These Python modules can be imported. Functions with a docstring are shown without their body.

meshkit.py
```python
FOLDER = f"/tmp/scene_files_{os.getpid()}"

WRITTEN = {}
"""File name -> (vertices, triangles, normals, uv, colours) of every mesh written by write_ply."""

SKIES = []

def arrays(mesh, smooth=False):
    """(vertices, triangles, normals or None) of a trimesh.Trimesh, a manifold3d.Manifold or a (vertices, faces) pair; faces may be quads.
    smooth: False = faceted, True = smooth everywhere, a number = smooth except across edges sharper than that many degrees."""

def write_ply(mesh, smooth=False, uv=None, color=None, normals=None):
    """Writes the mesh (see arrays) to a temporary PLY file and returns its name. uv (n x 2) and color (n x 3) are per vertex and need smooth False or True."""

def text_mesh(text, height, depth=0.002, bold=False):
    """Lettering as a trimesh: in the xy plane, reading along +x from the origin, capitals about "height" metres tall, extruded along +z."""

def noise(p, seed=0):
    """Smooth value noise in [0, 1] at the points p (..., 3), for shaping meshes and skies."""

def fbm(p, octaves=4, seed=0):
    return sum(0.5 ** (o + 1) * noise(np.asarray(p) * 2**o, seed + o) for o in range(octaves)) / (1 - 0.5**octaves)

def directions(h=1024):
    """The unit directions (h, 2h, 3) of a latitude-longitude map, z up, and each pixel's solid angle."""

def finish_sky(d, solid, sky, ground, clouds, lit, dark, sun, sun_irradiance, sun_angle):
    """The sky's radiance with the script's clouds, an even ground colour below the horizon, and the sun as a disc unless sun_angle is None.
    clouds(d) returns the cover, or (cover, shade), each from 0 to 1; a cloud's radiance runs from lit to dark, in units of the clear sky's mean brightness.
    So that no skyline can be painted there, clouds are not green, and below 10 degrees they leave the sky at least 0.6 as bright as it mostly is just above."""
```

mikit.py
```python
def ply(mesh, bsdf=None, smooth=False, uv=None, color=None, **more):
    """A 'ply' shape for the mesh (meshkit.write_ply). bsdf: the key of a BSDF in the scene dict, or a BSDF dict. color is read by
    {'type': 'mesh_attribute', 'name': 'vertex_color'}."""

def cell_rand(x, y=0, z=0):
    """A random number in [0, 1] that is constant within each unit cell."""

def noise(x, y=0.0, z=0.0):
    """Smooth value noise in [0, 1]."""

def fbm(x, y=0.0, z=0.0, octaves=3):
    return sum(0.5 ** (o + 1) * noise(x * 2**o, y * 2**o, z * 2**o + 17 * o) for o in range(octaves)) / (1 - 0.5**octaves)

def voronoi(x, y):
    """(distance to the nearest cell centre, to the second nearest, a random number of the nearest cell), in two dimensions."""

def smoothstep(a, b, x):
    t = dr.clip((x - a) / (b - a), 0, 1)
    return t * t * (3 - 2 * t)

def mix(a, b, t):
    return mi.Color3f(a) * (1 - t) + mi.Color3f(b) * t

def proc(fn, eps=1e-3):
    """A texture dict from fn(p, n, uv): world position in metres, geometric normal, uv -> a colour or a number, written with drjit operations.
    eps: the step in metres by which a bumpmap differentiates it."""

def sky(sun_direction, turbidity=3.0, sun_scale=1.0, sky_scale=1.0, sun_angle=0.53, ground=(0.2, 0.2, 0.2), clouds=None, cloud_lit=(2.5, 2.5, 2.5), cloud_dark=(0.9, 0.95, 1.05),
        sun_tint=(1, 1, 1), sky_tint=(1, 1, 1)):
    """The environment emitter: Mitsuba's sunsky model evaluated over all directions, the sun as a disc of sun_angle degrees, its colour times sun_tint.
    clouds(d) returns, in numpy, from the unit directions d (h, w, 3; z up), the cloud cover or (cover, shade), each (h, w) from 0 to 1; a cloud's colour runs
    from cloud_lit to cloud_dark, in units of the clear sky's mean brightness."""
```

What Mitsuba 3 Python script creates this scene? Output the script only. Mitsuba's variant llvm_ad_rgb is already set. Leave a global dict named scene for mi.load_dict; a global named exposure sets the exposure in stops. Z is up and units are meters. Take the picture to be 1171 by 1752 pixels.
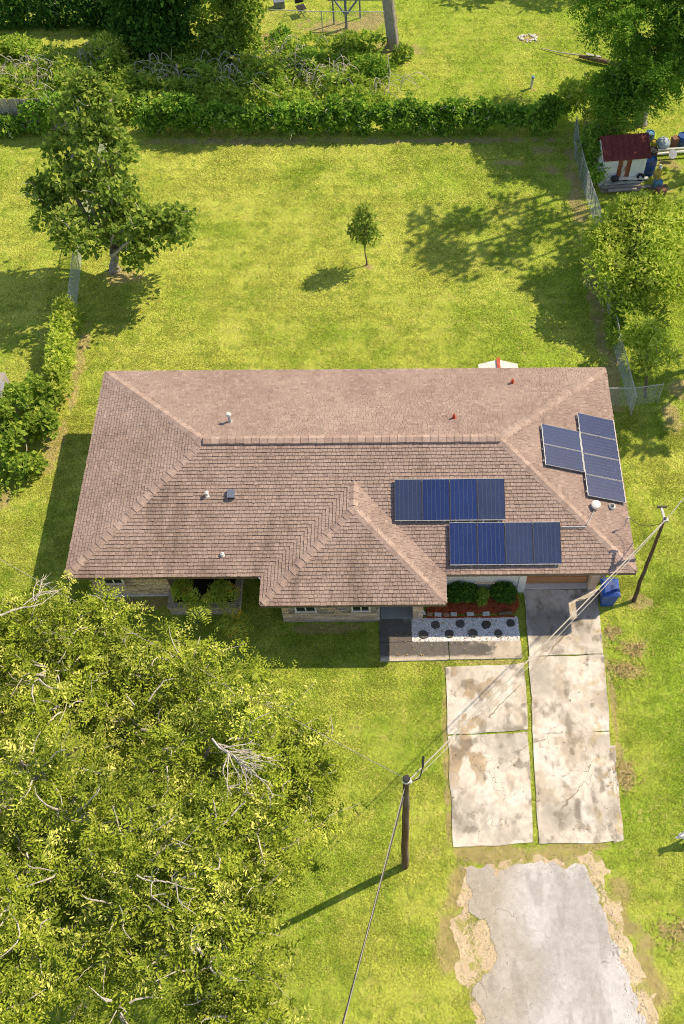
import math
import numpy as np, trimesh, manifold3d, shapely
import mitsuba as mi, drjit as dr
import mikit, meshkit
from mikit import fbm, noise, voronoi, cell_rand, smoothstep, mix, proc

T = mi.ScalarTransform4f
scene, labels = {}, {}

# ------------------------------------------------------------------ camera, sky, exposure
PITCH, YAW, ROLL = 1.00786, -0.01417, 0.00349
EYE = np.array([1.656, -16.354, 32.513])
cp_, sp_, cy_, sy_, cr_, sr_ = math.cos(PITCH), math.sin(PITCH), math.cos(YAW), math.sin(YAW), math.cos(ROLL), math.sin(ROLL)
Rz = np.array([[cy_, -sy_, 0], [sy_, cy_, 0], [0, 0, 1]])
right, upv, fwd = Rz @ [1, 0, 0], Rz @ [0, sp_, cp_], Rz @ [0, cp_, -sp_]
upc = cr_ * upv - sr_ * right
scene['camera'] = {'type': 'perspective', 'fov': 2 * math.degrees(math.atan(1171 / 2 / 1705.5)), 'fov_axis': 'x', 'near_clip': 0.5, 'far_clip': 5000.0,
                   'principal_point_offset_x': -(696.4 - 585.5) / 1171,
                   'to_world': T().look_at(origin=EYE.tolist(), target=(EYE + fwd).tolist(), up=upc.tolist())}
SUN = (2.15, 1.13, 2.6)
def fill_clouds(d):                                                     # unseen scattered clouds, added to lift the shade
    q = np.stack([d[..., 0] / (d[..., 2] + .35), d[..., 1] / (d[..., 2] + .35), np.zeros_like(d[..., 2])], -1)
    return np.clip((meshkit.fbm(q * 2.6, 5, 4) - .40) * 5, 0, 1) * .85
scene['sky'] = mikit.sky(SUN, turbidity=3, sun_tint=(1.0, 0.985, 0.94), clouds=fill_clouds, cloud_lit=(2.2, 2.2, 2.2), cloud_dark=(1.2, 1.25, 1.3))
exposure = 2.03

# ------------------------------------------------------------------ helpers
def rng_of(seed): return np.random.default_rng(seed)
def nrm(v):
    v = np.asarray(v, float)
    return v / np.maximum(np.linalg.norm(v, axis=-1, keepdims=True), 1e-9)

class MB:
    """Collects pieces of one mesh; each piece gets one random uv so that a material can vary piece by piece."""
    def __init__(s, seed=0): s.v, s.f, s.uv, s.n, s.r = [], [], [], 0, rng_of(seed)
    def raw(s, v, f, uv=None):
        v, f = np.asarray(v, float), np.asarray(f, int)
        if f.shape[1] == 4: f = np.vstack([f[:, [0, 1, 2]], f[:, [0, 2, 3]]])
        s.v.append(v); s.f.append(f + s.n); s.n += len(v)
        s.uv.append(np.tile(s.r.random(2), (len(v), 1)) if uv is None else uv)
        return s
    def box(s, c, size, rz=0.0, tilt=None):
        x, y, z = np.array(size) / 2
        v = np.array([[-x, -y, -z], [x, -y, -z], [x, y, -z], [-x, y, -z], [-x, -y, z], [x, -y, z], [x, y, z], [-x, y, z]])
        if tilt is not None: v = v @ trimesh.transformations.euler_matrix(*tilt)[:3, :3].T
        c0, s0 = math.cos(rz), math.sin(rz)
        v = v @ np.array([[c0, s0, 0], [-s0, c0, 0], [0, 0, 1]]) + c
        return s.raw(v, BOXF)
    def box2(s, a, b): a, b = np.array(a, float), np.array(b, float); return s.box((a + b) / 2, np.abs(b - a))
    def tube(s, pts, rad, sides=6, uv=None, cap=True):
        p = np.asarray(pts, float); n = len(p)
        rad = np.broadcast_to(np.asarray(rad, float), (n,))
        t = nrm(np.gradient(p, axis=0))
        ref = np.array([0, 0, 1.0]) if abs(t[:, 2]).mean() < .8 else np.array([1.0, 0, 0])
        a = nrm(np.cross(t, ref)); b = np.cross(t, a)
        ang = np.arange(sides) * 2 * np.pi / sides
        v = (p[:, None] + rad[:, None, None] * (np.cos(ang)[None, :, None] * a[:, None] + np.sin(ang)[None, :, None] * b[:, None])).reshape(-1, 3)
        i = np.arange(n - 1)[:, None] * sides; j = np.arange(sides)[None]
        f = np.stack([i + j, i + sides + j, i + sides + (j + 1) % sides, i + (j + 1) % sides], -1).reshape(-1, 4)
        f = np.vstack([f[:, [0, 1, 2]], f[:, [0, 2, 3]]])
        if cap:
            k = len(v); v = np.vstack([v, p[:1], p[-1:]]); jj = np.arange(sides); e = (n - 1) * sides
            f = np.vstack([f, np.stack([np.full(sides, k), jj, (jj + 1) % sides], 1), np.stack([np.full(sides, k + 1), e + (jj + 1) % sides, e + jj], 1)])
        return s.raw(v, f, None if uv is None else np.tile(uv, (len(v), 1)))
    def lathe(s, prof, c=(0, 0, 0), n=24):
        prof = np.asarray(prof, float); ang = np.arange(n) * 2 * np.pi / n
        v = np.stack([prof[:, None, 0] * np.cos(ang), prof[:, None, 0] * np.sin(ang), np.broadcast_to(prof[:, None, 1], (len(prof), n))], -1).reshape(-1, 3) + c
        i = np.arange(len(prof) - 1)[:, None] * n; j = np.arange(n)[None]
        return s.raw(v, np.stack([i + j, i + (j + 1) % n, i + n + (j + 1) % n, i + n + j], -1).reshape(-1, 4))
    def prism(s, poly, z0, z1):
        poly = shapely.geometry.polygon.orient(shapely.Polygon(poly) if not hasattr(poly, 'exterior') else poly)
        m = trimesh.creation.extrude_polygon(poly, z1 - z0, engine='earcut')
        return s.raw(np.array(m.vertices) + [0, 0, z0], m.faces)
    def mesh(s, m, off=(0, 0, 0)):
        if hasattr(m, 'to_mesh'):
            q = m.to_mesh(); return s.raw(np.array(q.vert_properties[:, :3]) + off, q.tri_verts)
        return s.raw(np.array(m.vertices) + off, m.faces)
    def move(s, m3, t=(0, 0, 0)):
        s.v = [v @ np.asarray(m3).T + t for v in s.v]; return s
    def out(s): return np.vstack(s.v), np.vstack(s.f), np.vstack(s.uv)
BOXF = np.array([[0, 3, 2, 1], [4, 5, 6, 7], [0, 1, 5, 4], [1, 2, 6, 5], [2, 3, 7, 6], [3, 0, 4, 7]])

def key_of(name):
    if name not in scene and name not in used: used.add(name); return name
    k = 1
    while f'{name}_{k:03d}' in used: k += 1
    used.add(f'{name}_{k:03d}'); return f'{name}_{k:03d}'
used = set()
def put(key, mb, mat, smooth=False):
    v, f, uv = mb.out()
    if smooth is True: scene[key] = mikit.ply((v, f), mat, smooth=True, uv=uv)
    elif smooth: scene[key] = mikit.ply((v, f), mat, smooth=smooth)
    else: scene[key] = mikit.ply((v, f), mat, uv=uv)
    return key
def thing(name, label, cat, group=None):
    k = key_of(name); labels[k] = {'label': label, 'category': cat}
    if group: labels[k]['group'] = group
    return k
def part(holder, name, mb, mat, smooth=False, label=None, kind=None):
    k = key_of(holder + '__' + name); put(k, mb, mat, smooth)
    if label or kind: labels[k] = {a: b for a, b in (('label', label), ('kind', kind)) if b}
    return k
def struct(name, label, mb=None, mat=None, kind='structure'):
    k = key_of(name); labels[k] = {'label': label, 'kind': kind}
    if mb is not None: put(k, mb, mat)
    return k

# ------------------------------------------------------------------ materials
def C(*c): return mi.Color3f(*c)
def flat(key, rgb, rough=0.7, spec=0.3, metallic=0.0, **kw):
    scene[key] = {'type': 'twosided', 'bsdf': {'type': 'principled', 'base_color': {'type': 'rgb', 'value': list(rgb)}, 'roughness': rough, 'specular': spec, 'metallic': metallic, **kw}}
def tex(key, fn, rough=0.85, spec=0.2, bump=None, scale=0.02, eps=0.01, **kw):
    b = {'type': 'principled', 'base_color': proc(fn), 'roughness': rough, 'specular': spec, **kw}
    if bump is not None: b = {'type': 'bumpmap', 'arbitrary': proc(bump, eps=eps), 'scale': scale, 'bsdf': b}
    scene[key] = {'type': 'twosided', 'bsdf': b}

PATCHES = [  # bare or worn ground: x, y, rx, ry
    (-10.8, 17.0, .9, .55), (.3, 17.45, .35, .25), (10.35, 22.5, .45, 3.4), (10.45, 15.5, .4, 4.2), (10.7, 10.6, .4, 1.8), (4.5, 26.3, 6.5, .28), (-5.5, 26.35, 5.5, .3), (10.45, .2, .5, .35),
    (9.95, -1.66, .55, .35), (9.5, -2.5, .6, .3), (9.1, -6.3, .35, .5), (10.05, -11.1, .5, .4), (9.2, -1.0, .3, .3), (-5.0, 34.8, 1.3, .8), (-1.5, 36.2, 2.2, .8), (.6, 36.9, 1.3, 1.0),
    (1.7, 34.0, 1.5, .7), (9.0, 35.0, .75, .5), (-11.9, 11.5, .3, 2.6), (-12.2, 7.5, .5, 1.6), (-7.5, .4, 2.0, .3), (-1.2, -.75, 2.0, .25), (8.9, 25.6, .6, .5), (9.2, 24.0, .5, .4), (12.9, 8.6, .5, .8),
    (13.4, 10.2, .4, .6), (15.0, 24.4, .9, .6), (-14.0, 5.0, .6, .9), (14.4, 22.6, .9, .25), (7.3, 24.6, .7, .3), (8.9, 30.4, .3, .2), (3.16, -5.4, .13, 3.3), (4.7, -8.62, 1.8, .2), (7.4, -8.55, 1.5, .2), (8.95, -4.0, .13, 2.6), (5.9, -2.12, 3.0, .06), (3.2, -11.3, .5, 1.5), (8.3, -10.3, .45, 1.2), (8.9, -12.4, .5, 1.5), (5.8, -8.8, 2.3, .3), (3.45, -9.8, .4, .8)]
def patch_mask(x, y, n):
    m = mi.Float(0)
    for a, b, rx, ry in PATCHES:
        d = dr.sqrt(dr.square((x - a) / rx) + dr.square((y - b) / ry))
        m = dr.maximum(m, 1 - smoothstep(.45, 1.15, d + (n - .5) * 1.5))
    return m
def lawn_fn(p, n, uv):
    x, y = p.x, p.y
    n1, n2, n3, n4 = fbm(x * .16, y * .16, 3., 3), fbm(x * .9, y * .9, 5., 3), fbm(x * 4.5, y * 6.5, 9., 3), noise(x * 22, y * 22, 2.)
    c = mix((.235, .335, .038), (.395, .44, .078), smoothstep(.28, .72, .5 * n1 + .5 * n2))
    c = mix(c, (.48, .44, .14), smoothstep(.56, .8, n3) * .4)
    c = mix(c, (.24, .37, .035), smoothstep(.52, .70, fbm(x * .35 + 20, y * .35, 8., 3)) * .4 * smoothstep(5., 9., x + y * .2))
    c = mix(c, (.12, .21, .02), smoothstep(.55, .8, fbm(x * 3.1, y * 3.1, 21., 2)) * .5)
    c = c * (.80 + .40 * n4) * (1 + .045 * dr.sin(y * 9.5 + 3 * fbm(x * .4, y * .4, 2., 2)))
    dirt = mix((.46, .36, .20), (.27, .20, .105), fbm(x * 5, y * 5, 1., 3))
    return mix(c, dirt, patch_mask(x, y, fbm(x * 2.2, y * 2.2, 12., 3)) * .75)
tex('lawn_mat', lawn_fn, rough=.95, spec=.05, bump=lambda p, n, uv: fbm(p.x * 9, p.y * 9, 0., 3) + .5 * noise(p.x * 40, p.y * 40), scale=.05, eps=.01)
def blade_fn(p, n, uv):
    n1, n2 = fbm(p.x * .16, p.y * .16, 3., 3), fbm(p.x * .9, p.y * .9, 5., 3)
    c = mix((.275, .39, .045), (.44, .492, .09), smoothstep(.28, .72, .5 * n1 + .5 * n2))
    c = mix(c, (.26, .42, .04), smoothstep(.52, .70, fbm(p.x * .35 + 20, p.y * .35, 8., 3)) * .4 * smoothstep(5., 9., p.x + p.y * .2))
    return mix(c, (.60, .53, .23), smoothstep(.86, .97, uv.x)) * (.82 + .36 * uv.y) * (1 + .045 * dr.sin(p.y * 9.5 + 3 * fbm(p.x * .4, p.y * .4, 2., 2)))

def leafmat(key, dark, light, tip, trans=.8):
    def fn(p, n, uv):
        c = mix(dark, light, uv.x)
        c = mix(c, tip, smoothstep(.66, 1., uv.y))
        return c * (.75 + .5 * fbm(p.x * .8, p.y * .8, p.z * .8, 2))
    scene[key] = {'type': 'principledthin', 'base_color': proc(fn), 'roughness': .55, 'diff_trans': trans, 'spec_trans': 0.0, 'eta': 1.35}
scene['blade_mat'] = {'type': 'principledthin', 'base_color': proc(blade_fn), 'roughness': .7, 'diff_trans': .7, 'spec_trans': 0.0, 'eta': 1.3}
leafmat('leaf_feather', (.075, .135, .016), (.46, .55, .065), (.92, .92, .25), .36)
leafmat('leaf_dark', (.11, .20, .035), (.32, .45, .08), (.52, .60, .12), .85)
leafmat('leaf_ivy', (.10, .23, .03), (.28, .50, .065), (.50, .66, .11), .9)
leafmat('leaf_mid', (.16, .29, .04), (.38, .53, .08), (.58, .68, .12), .9)
leafmat('leaf_lime', (.30, .43, .05), (.58, .69, .12), (.74, .78, .19), 1.0)
leafmat('leaf_brush', (.17, .32, .04), (.44, .60, .09), (.62, .70, .14), .95)
leafmat('leaf_deep', (.04, .12, .02), (.10, .23, .035), (.20, .36, .06), .75)
leafmat('leaf_palm', (.30, .42, .05), (.60, .70, .14), (.75, .58, .10), .9)

def bark(a, b): return lambda p, n, uv: mix(a, b, fbm(p.x * 14, p.y * 14, p.z * 3.5, 3)) * (.7 + .6 * noise(p.x * 50, p.y * 50, p.z * 11))
tex('bark_grey', bark((.22, .20, .18), (.46, .42, .38)), bump=lambda p, n, uv: fbm(p.x * 25, p.y * 25, p.z * 6, 3), scale=.03)
tex('bark_pale', bark((.38, .35, .31), (.62, .58, .52)))
tex('bark_brown', bark((.10, .07, .05), (.24, .18, .13)))
tex('pole_wood', lambda p, n, uv: mix(mix((.05, .035, .025), (.17, .105, .06), fbm(p.x * 40, p.y * 40, p.z * 2.2, 3)), (.16, .14, .12), smoothstep(.45, .75, noise(p.x * 9, p.y * 9, p.z * .8)) * .6), rough=.9,
    bump=lambda p, n, uv: fbm(p.x * 60, p.y * 60, p.z * 3, 2), scale=.015)

def conc_fn(p, n, uv):
    x, y = p.x, p.y
    a, b, c2 = fbm(x * .8, y * .8, 4., 4), fbm(x * 2.1, y * 1.6, 8., 4), fbm(x * 7, y * 7, 3., 3)
    c = mix((.57, .53, .465), (.67, .635, .575), smoothstep(.3, .7, a + (uv.x - .5) * .25))
    left = 1 - smoothstep(4.5, 5.3, x + (a - .5) * 2)
    c = mix(c, (.40, .30, .18), smoothstep(.50, .60, b) * left * smoothstep(-7.2, -5.8, y + (c2 - .5)) * .8)
    c = mix(c, (.36, .27, .16), smoothstep(.56, .66, b) * (1 - left) * .35)
    c = mix(c, (.34, .32, .285), smoothstep(.42, .74, fbm(x * 1.1 + 9, y * .8, 1., 4)) * .6)
    c = mix(c, (.72, .70, .66), smoothstep(.58, .66, fbm(x * 1.3 + 40, y * 1.3, 1., 3)) * .6)
    c = mix(c, (.20, .175, .14), smoothstep(.54, .76, fbm(x * 3.4 + 60, y * 2.4, 5., 5)) * .7)
    c = mix(c, (.45, .34, .12), smoothstep(.60, .72, fbm(x * 3 + 4, y * 3, 2., 3)) * smoothstep(7.6, 8.4, x) * .45)
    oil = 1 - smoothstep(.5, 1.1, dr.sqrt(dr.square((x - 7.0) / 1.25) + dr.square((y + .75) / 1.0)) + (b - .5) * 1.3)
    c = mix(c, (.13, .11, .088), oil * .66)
    w = fbm(x * 1.6, y * 1.6, 6., 3) * 1.1
    f1, f2, _ = voronoi(x * .42 + w + 3.3, y * .36 + w * .8)
    c = mix(c, (.20, .15, .10), (1 - smoothstep(.004, .016, f2 - f1)) * smoothstep(.38, .55, a) * .75)
    return c * (.74 + .4 * c2)
tex('concrete', conc_fn, rough=.9, bump=lambda p, n, uv: fbm(p.x * 8, p.y * 8, 0., 4), scale=.02)
def walk_fn(p, n, uv):
    x, y = p.x, p.y
    a, b = fbm(x * 1.5, y * 1.5, 2., 4), fbm(x * 5, y * 5, 7., 3)
    c = mix((.42, .37, .30), (.56, .51, .44), a)
    dark = smoothstep(.18, .36, a) * smoothstep(-1.98, -1.84, y + (b - .5) * .2) * (1 - smoothstep(4.7, 4.95, x + (b - .5) * .6))  # near black over most slabs, ending before the front edge and right end
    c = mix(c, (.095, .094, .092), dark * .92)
    return c * (.78 + .44 * b)
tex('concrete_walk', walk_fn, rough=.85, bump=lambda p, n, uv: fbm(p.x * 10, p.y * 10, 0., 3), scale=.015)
def apron_fn(p, n, uv):
    x, y = p.x, p.y
    a, b, c2 = fbm(x * .7, y * .5, 2., 4), fbm(x * 9, y * 9, 7., 3), noise(x * 60, y * 60)
    c = mix((.42, .415, .42), (.56, .555, .57), smoothstep(.3, .7, a))
    c = mix(c, (.36, .32, .25), smoothstep(0., 1., 1 - smoothstep(4.2, 6.2, x + (a - .5) * 2)) * .7)
    c = mix(c, (.30, .28, .265), smoothstep(.58, .74, fbm(x * 2.6, y * .8, 5., 3)) * .4)
    w = fbm(x * 1.4, y * 1.4, 6., 3) * .9
    f1, f2, _ = voronoi(x * .55 + w, y * .38 + w * .7)
    c = mix(c, (.17, .15, .14), (1 - smoothstep(.004, .018, f2 - f1)) * smoothstep(.45, .6, b * .4 + a * .6) * .6)
    return c * (.75 + .3 * b + .2 * c2)
tex('asphalt', apron_fn, rough=.95, bump=lambda p, n, uv: fbm(p.x * 20, p.y * 20, 0., 3), scale=.02)
tex('sand', lambda p, n, uv: mix(mix((.46, .37, .24), (.62, .52, .37), fbm(p.x * 2, p.y * 2, 1., 3)), (.30, .30, .07), smoothstep(.50, .68, fbm(p.x * 2.3, p.y * 2.3, 3., 4)) * .85) * (.8 + .4 * noise(p.x * 45, p.y * 45)), rough=.95,
    bump=lambda p, n, uv: fbm(p.x * 14, p.y * 14, 0., 3), scale=.04)
tex('gravel_mat', lambda p, n, uv: mix((.70, .70, .72), (.90, .90, .92), uv.x) * (.75 + .3 * uv.y), rough=.9)
tex('grit_mat', lambda p, n, uv: mix((.30, .27, .23), (.58, .54, .48), uv.x) * (.7 + .4 * uv.y), rough=.9)
tex('litter_mat', lambda p, n, uv: mix((.24, .15, .07), (.48, .36, .18), uv.x) * (.7 + .6 * uv.y), rough=.9)
tex('gravel_bed_mat', lambda p, n, uv: mix((.45, .45, .46), (.80, .80, .82), noise(p.x * 40, p.y * 40)), rough=.9)
tex('mulch', lambda p, n, uv: mix((.30, .055, .022), (.46, .12, .045), fbm(p.x * 14, p.y * 14, p.z * 14, 3)) * (.5 + .9 * noise(p.x * 45, p.y * 45)), rough=.95, bump=lambda p, n, uv: noise(p.x * 40, p.y * 40), scale=.05)
tex('chip_mat', lambda p, n, uv: mix((.26, .05, .02), (.54, .15, .06), uv.x), rough=.9)
tex('stepping_stone_mat', lambda p, n, uv: mix((.045, .042, .040), (.13, .127, .125), uv.x * .6 + .5 * fbm(p.x * 9, p.y * 9, 1., 3)) * (.7 + .6 * noise(p.x * 60, p.y * 60)), rough=.9, bump=lambda p, n, uv: fbm(p.x * 30, p.y * 30, 0., 3), scale=.02)
tex('paver_mat', lambda p, n, uv: mix((.50, .48, .46), (.70, .68, .65), fbm(p.x * 12, p.y * 12, 1., 3)), rough=.9)
tex('brick_mat', lambda p, n, uv: mix((.22, .10, .065), (.42, .26, .18), uv.x) * (.7 + .5 * fbm(p.x * 20, p.y * 20, p.z * 20, 2)), rough=.9)

def shingle_fn(p, n, uv):
    t = .28 * uv.x + .72 * fbm(p.x * 1.2, p.y * 1.2, 3., 2)
    c = mix((.262, .196, .172), (.395, .308, .272), t)
    c = mix(c, (.47, .36, .31), smoothstep(.86, .95, uv.y) * .35)
    c = mix(c, (.15, .105, .09), (1 - smoothstep(.05, .16, uv.y)) * .28)
    south = smoothstep(.0, .2, -n.y)                                  # algae streaks run down the damp slope
    st = smoothstep(.50, .72, fbm(p.x * .8, p.y * .55, 1., 4)) * smoothstep(.35, .65, fbm(p.x * 3.2, p.y * .6, 9., 3))
    c = mix(c, (.115, .085, .075), st * (.15 + .38 * south))
    return c * (.92 + .16 * noise(p.x * 30, p.y * 30, p.z * 30))
tex('shingle', shingle_fn, rough=.95, spec=.1)
tex('cap_mat', lambda p, n, uv: mix((.315, .236, .205), (.42, .325, .285), uv.x) * (.8 + .4 * fbm(p.x * 6, p.y * 6, p.z * 6, 3)), rough=.95, spec=.1)
tex('deck_mat', lambda p, n, uv: mix((.07, .05, .042), (.10, .07, .06), fbm(p.x * 5, p.y * 5, p.z * 5, 2)), rough=.95)
tex('fascia', lambda p, n, uv: mix((.13, .095, .08), (.20, .155, .13), fbm(p.x * 2, p.y * 2, p.z * 9, 3)), rough=.7)
tex('stone_mat', lambda p, n, uv: mix(mix((.48, .33, .22), (.70, .57, .44), uv.x), (.46, .40, .37), smoothstep(.7, 1., uv.y)) * (.75 + .5 * fbm(p.x * 9, p.y * 9, p.z * 16, 3)), rough=.9)
tex('mortar', lambda p, n, uv: mix((.30, .26, .22), (.42, .37, .32), fbm(p.x * 4, p.y * 4, p.z * 4, 3)), rough=.95)
tex('siding_mat', lambda p, n, uv: mix((.62, .60, .57), (.74, .72, .70), fbm(p.x * 1.5, p.y * 2, p.z * 5, 3)), rough=.6)
tex('garage_mat', lambda p, n, uv: mix((.36, .17, .075), (.52, .28, .13), fbm(p.x * 1.2, p.y * 2, p.z * 16, 3)), rough=.5)
tex('porch_mat', lambda p, n, uv: mix((.22, .25, .27), (.34, .37, .39), fbm(p.x * 3, p.y * 3, p.z * 3, 3)), rough=.7)
tex('white_paint', lambda p, n, uv: mix((.60, .58, .55), (.80, .79, .77), fbm(p.x * 3, p.y * 3, p.z * 3, 3)), rough=.55)
flat('glass_dark', (.015, .018, .025), .08, .6)
flat('dark_metal', (.03, .03, .035), .5, .4)
tex('galv', lambda p, n, uv: mix((.38, .40, .42), (.56, .58, .60), fbm(p.x * 5, p.y * 5, p.z * 5, 2)), rough=.45, metallic=.35)
flat('wire', (.46, .52, .56), .5, .4, .3)
flat('cable_mat', (.42, .40, .37), .6, .3)
flat('cable_dark', (.07, .065, .06), .6, .3)
tex('red_paint', lambda p, n, uv: mix((.42, .045, .03), (.50, .12, .07), fbm(p.x * 9, p.y * 9, p.z * 9, 2)), rough=.5)
tex('pink_paint', lambda p, n, uv: mix((.60, .50, .46), (.78, .72, .68), fbm(p.x * 3, p.y * 3, p.z * 3, 3)), rough=.5)
def cell(key, a, b):
    scene[key] = {'type': 'twosided', 'bsdf': {'type': 'principled', 'base_color': proc(lambda p, n, uv: mix(a, b, uv.x) * (.85 + .3 * fbm(p.x * 2, p.y * 2, p.z * 2, 3))), 'roughness': .25, 'specular': .35, 'clearcoat': .25, 'clearcoat_gloss': .9}}
cell('cell_blue', (.015, .032, .125), (.021, .043, .165)); cell('cell_grey', (.028, .043, .105), (.038, .056, .13)); cell('cell_mid', (.012, .028, .105), (.018, .038, .13))
flat('backsheet', (.09, .105, .15), .5, .4)
flat('backsheet_dark', (.06, .075, .13), .5, .4)
flat('frame_mid', (.24, .26, .30), .45, .4)
flat('frame_dark', (.045, .055, .09), .45, .4)
flat('busbar', (.30, .31, .34), .4, .4, .4)
flat('alu', (.55, .56, .58), .35, .5, .7)
flat('alu_dark', (.05, .05, .055), .4, .4, .3)
tex('blue_plastic', lambda p, n, uv: mix((.012, .06, .32), (.06, .11, .30), smoothstep(.4, .75, fbm(p.x * 5, p.y * 5, p.z * 5, 3))), rough=.5, spec=.4)
flat('blue_dark', (.006, .03, .18), .5, .4)
flat('rubber', (.02, .02, .02), .8, .2)
tex('old_wood', lambda p, n, uv: mix((.22, .20, .18), (.42, .39, .36), .5 * uv.x + .5 * fbm(p.x * 5, p.y * 5, p.z * 1.5, 3)), rough=.9)
tex('shed_roof', lambda p, n, uv: mix((.125, .026, .028), (.19, .050, .045), fbm(p.x * 2.2, p.y * 2.2, p.z * 2, 4)) * (.8 + .4 * noise(p.x * 12, p.y * 12)), rough=.7)
tex('shed_white', lambda p, n, uv: mix((.78, .80, .84), (.42, .20, .12), smoothstep(.60, .75, fbm(p.x * 3, p.y * 3, p.z * .8, 3)) * .6), rough=.6)
tex('rust', lambda p, n, uv: mix(mix((.20, .065, .035), (.34, .15, .085), fbm(p.x * 6, p.y * 6, p.z * 2, 3)), (.66, .60, .56), smoothstep(.12, .06, dr.abs(p.x - 12.58 + .1 * fbm(p.x * 4, p.y * 4, p.z * 4, 3))) * smoothstep(.2, .5, fbm(p.x * 9, p.y * 9, p.z * 3, 3)) * .9), rough=.8)
def dirty(key, c, d=(.16, .14, .11), k=.55):
    tex(key, lambda p, n, uv: mix(c, d, smoothstep(.42, .72, fbm(p.x * 4, p.y * 4, p.z * 4, 3)) * k), rough=.65)
dirty('yellow_plastic', (.60, .46, .06)); dirty('sky_plastic', (.12, .30, .50)); dirty('pale_blue', (.36, .46, .58)); dirty('faded_blue', (.03, .09, .30))
dirty('white_plastic', (.78, .78, .77), (.42, .38, .32), .5); dirty('brown_red', (.24, .10, .07)); flat('steel_blue', (.17, .20, .27), .55, .4, .3)
flat('soil', (.035, .026, .02), .95, .1)
tex('planter_stone', lambda p, n, uv: mix((.34, .29, .25), (.52, .46, .40), uv.x) * (.75 + .5 * fbm(p.x * 8, p.y * 8, p.z * 12, 3)), rough=.9)
tex('grey_shingle', lambda p, n, uv: mix((.20, .21, .24), (.36, .37, .40), fbm(p.x * 5, p.y * 5, p.z * 5, 3)), rough=.9)
tex('dog_mat', lambda p, n, uv: mix((.78, .77, .74), (.34, .40, .50), smoothstep(10.64, 10.74, p.x + .1 * fbm(p.x * 9, p.y * 9, p.z * 9, 2)) * (1 - smoothstep(11.02, 11.12, p.x)) * smoothstep(.2, .26, p.z)), rough=.9)

# ------------------------------------------------------------------ ground
struct('lawn', 'yellow green mown lawn around the house with worn patches', MB().raw([[-1500, -1500, 0], [1500, -1500, 0], [1500, 1500, 0], [-1500, 1500, 0]], [[0, 1, 2, 3]]), 'lawn_mat')

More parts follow.
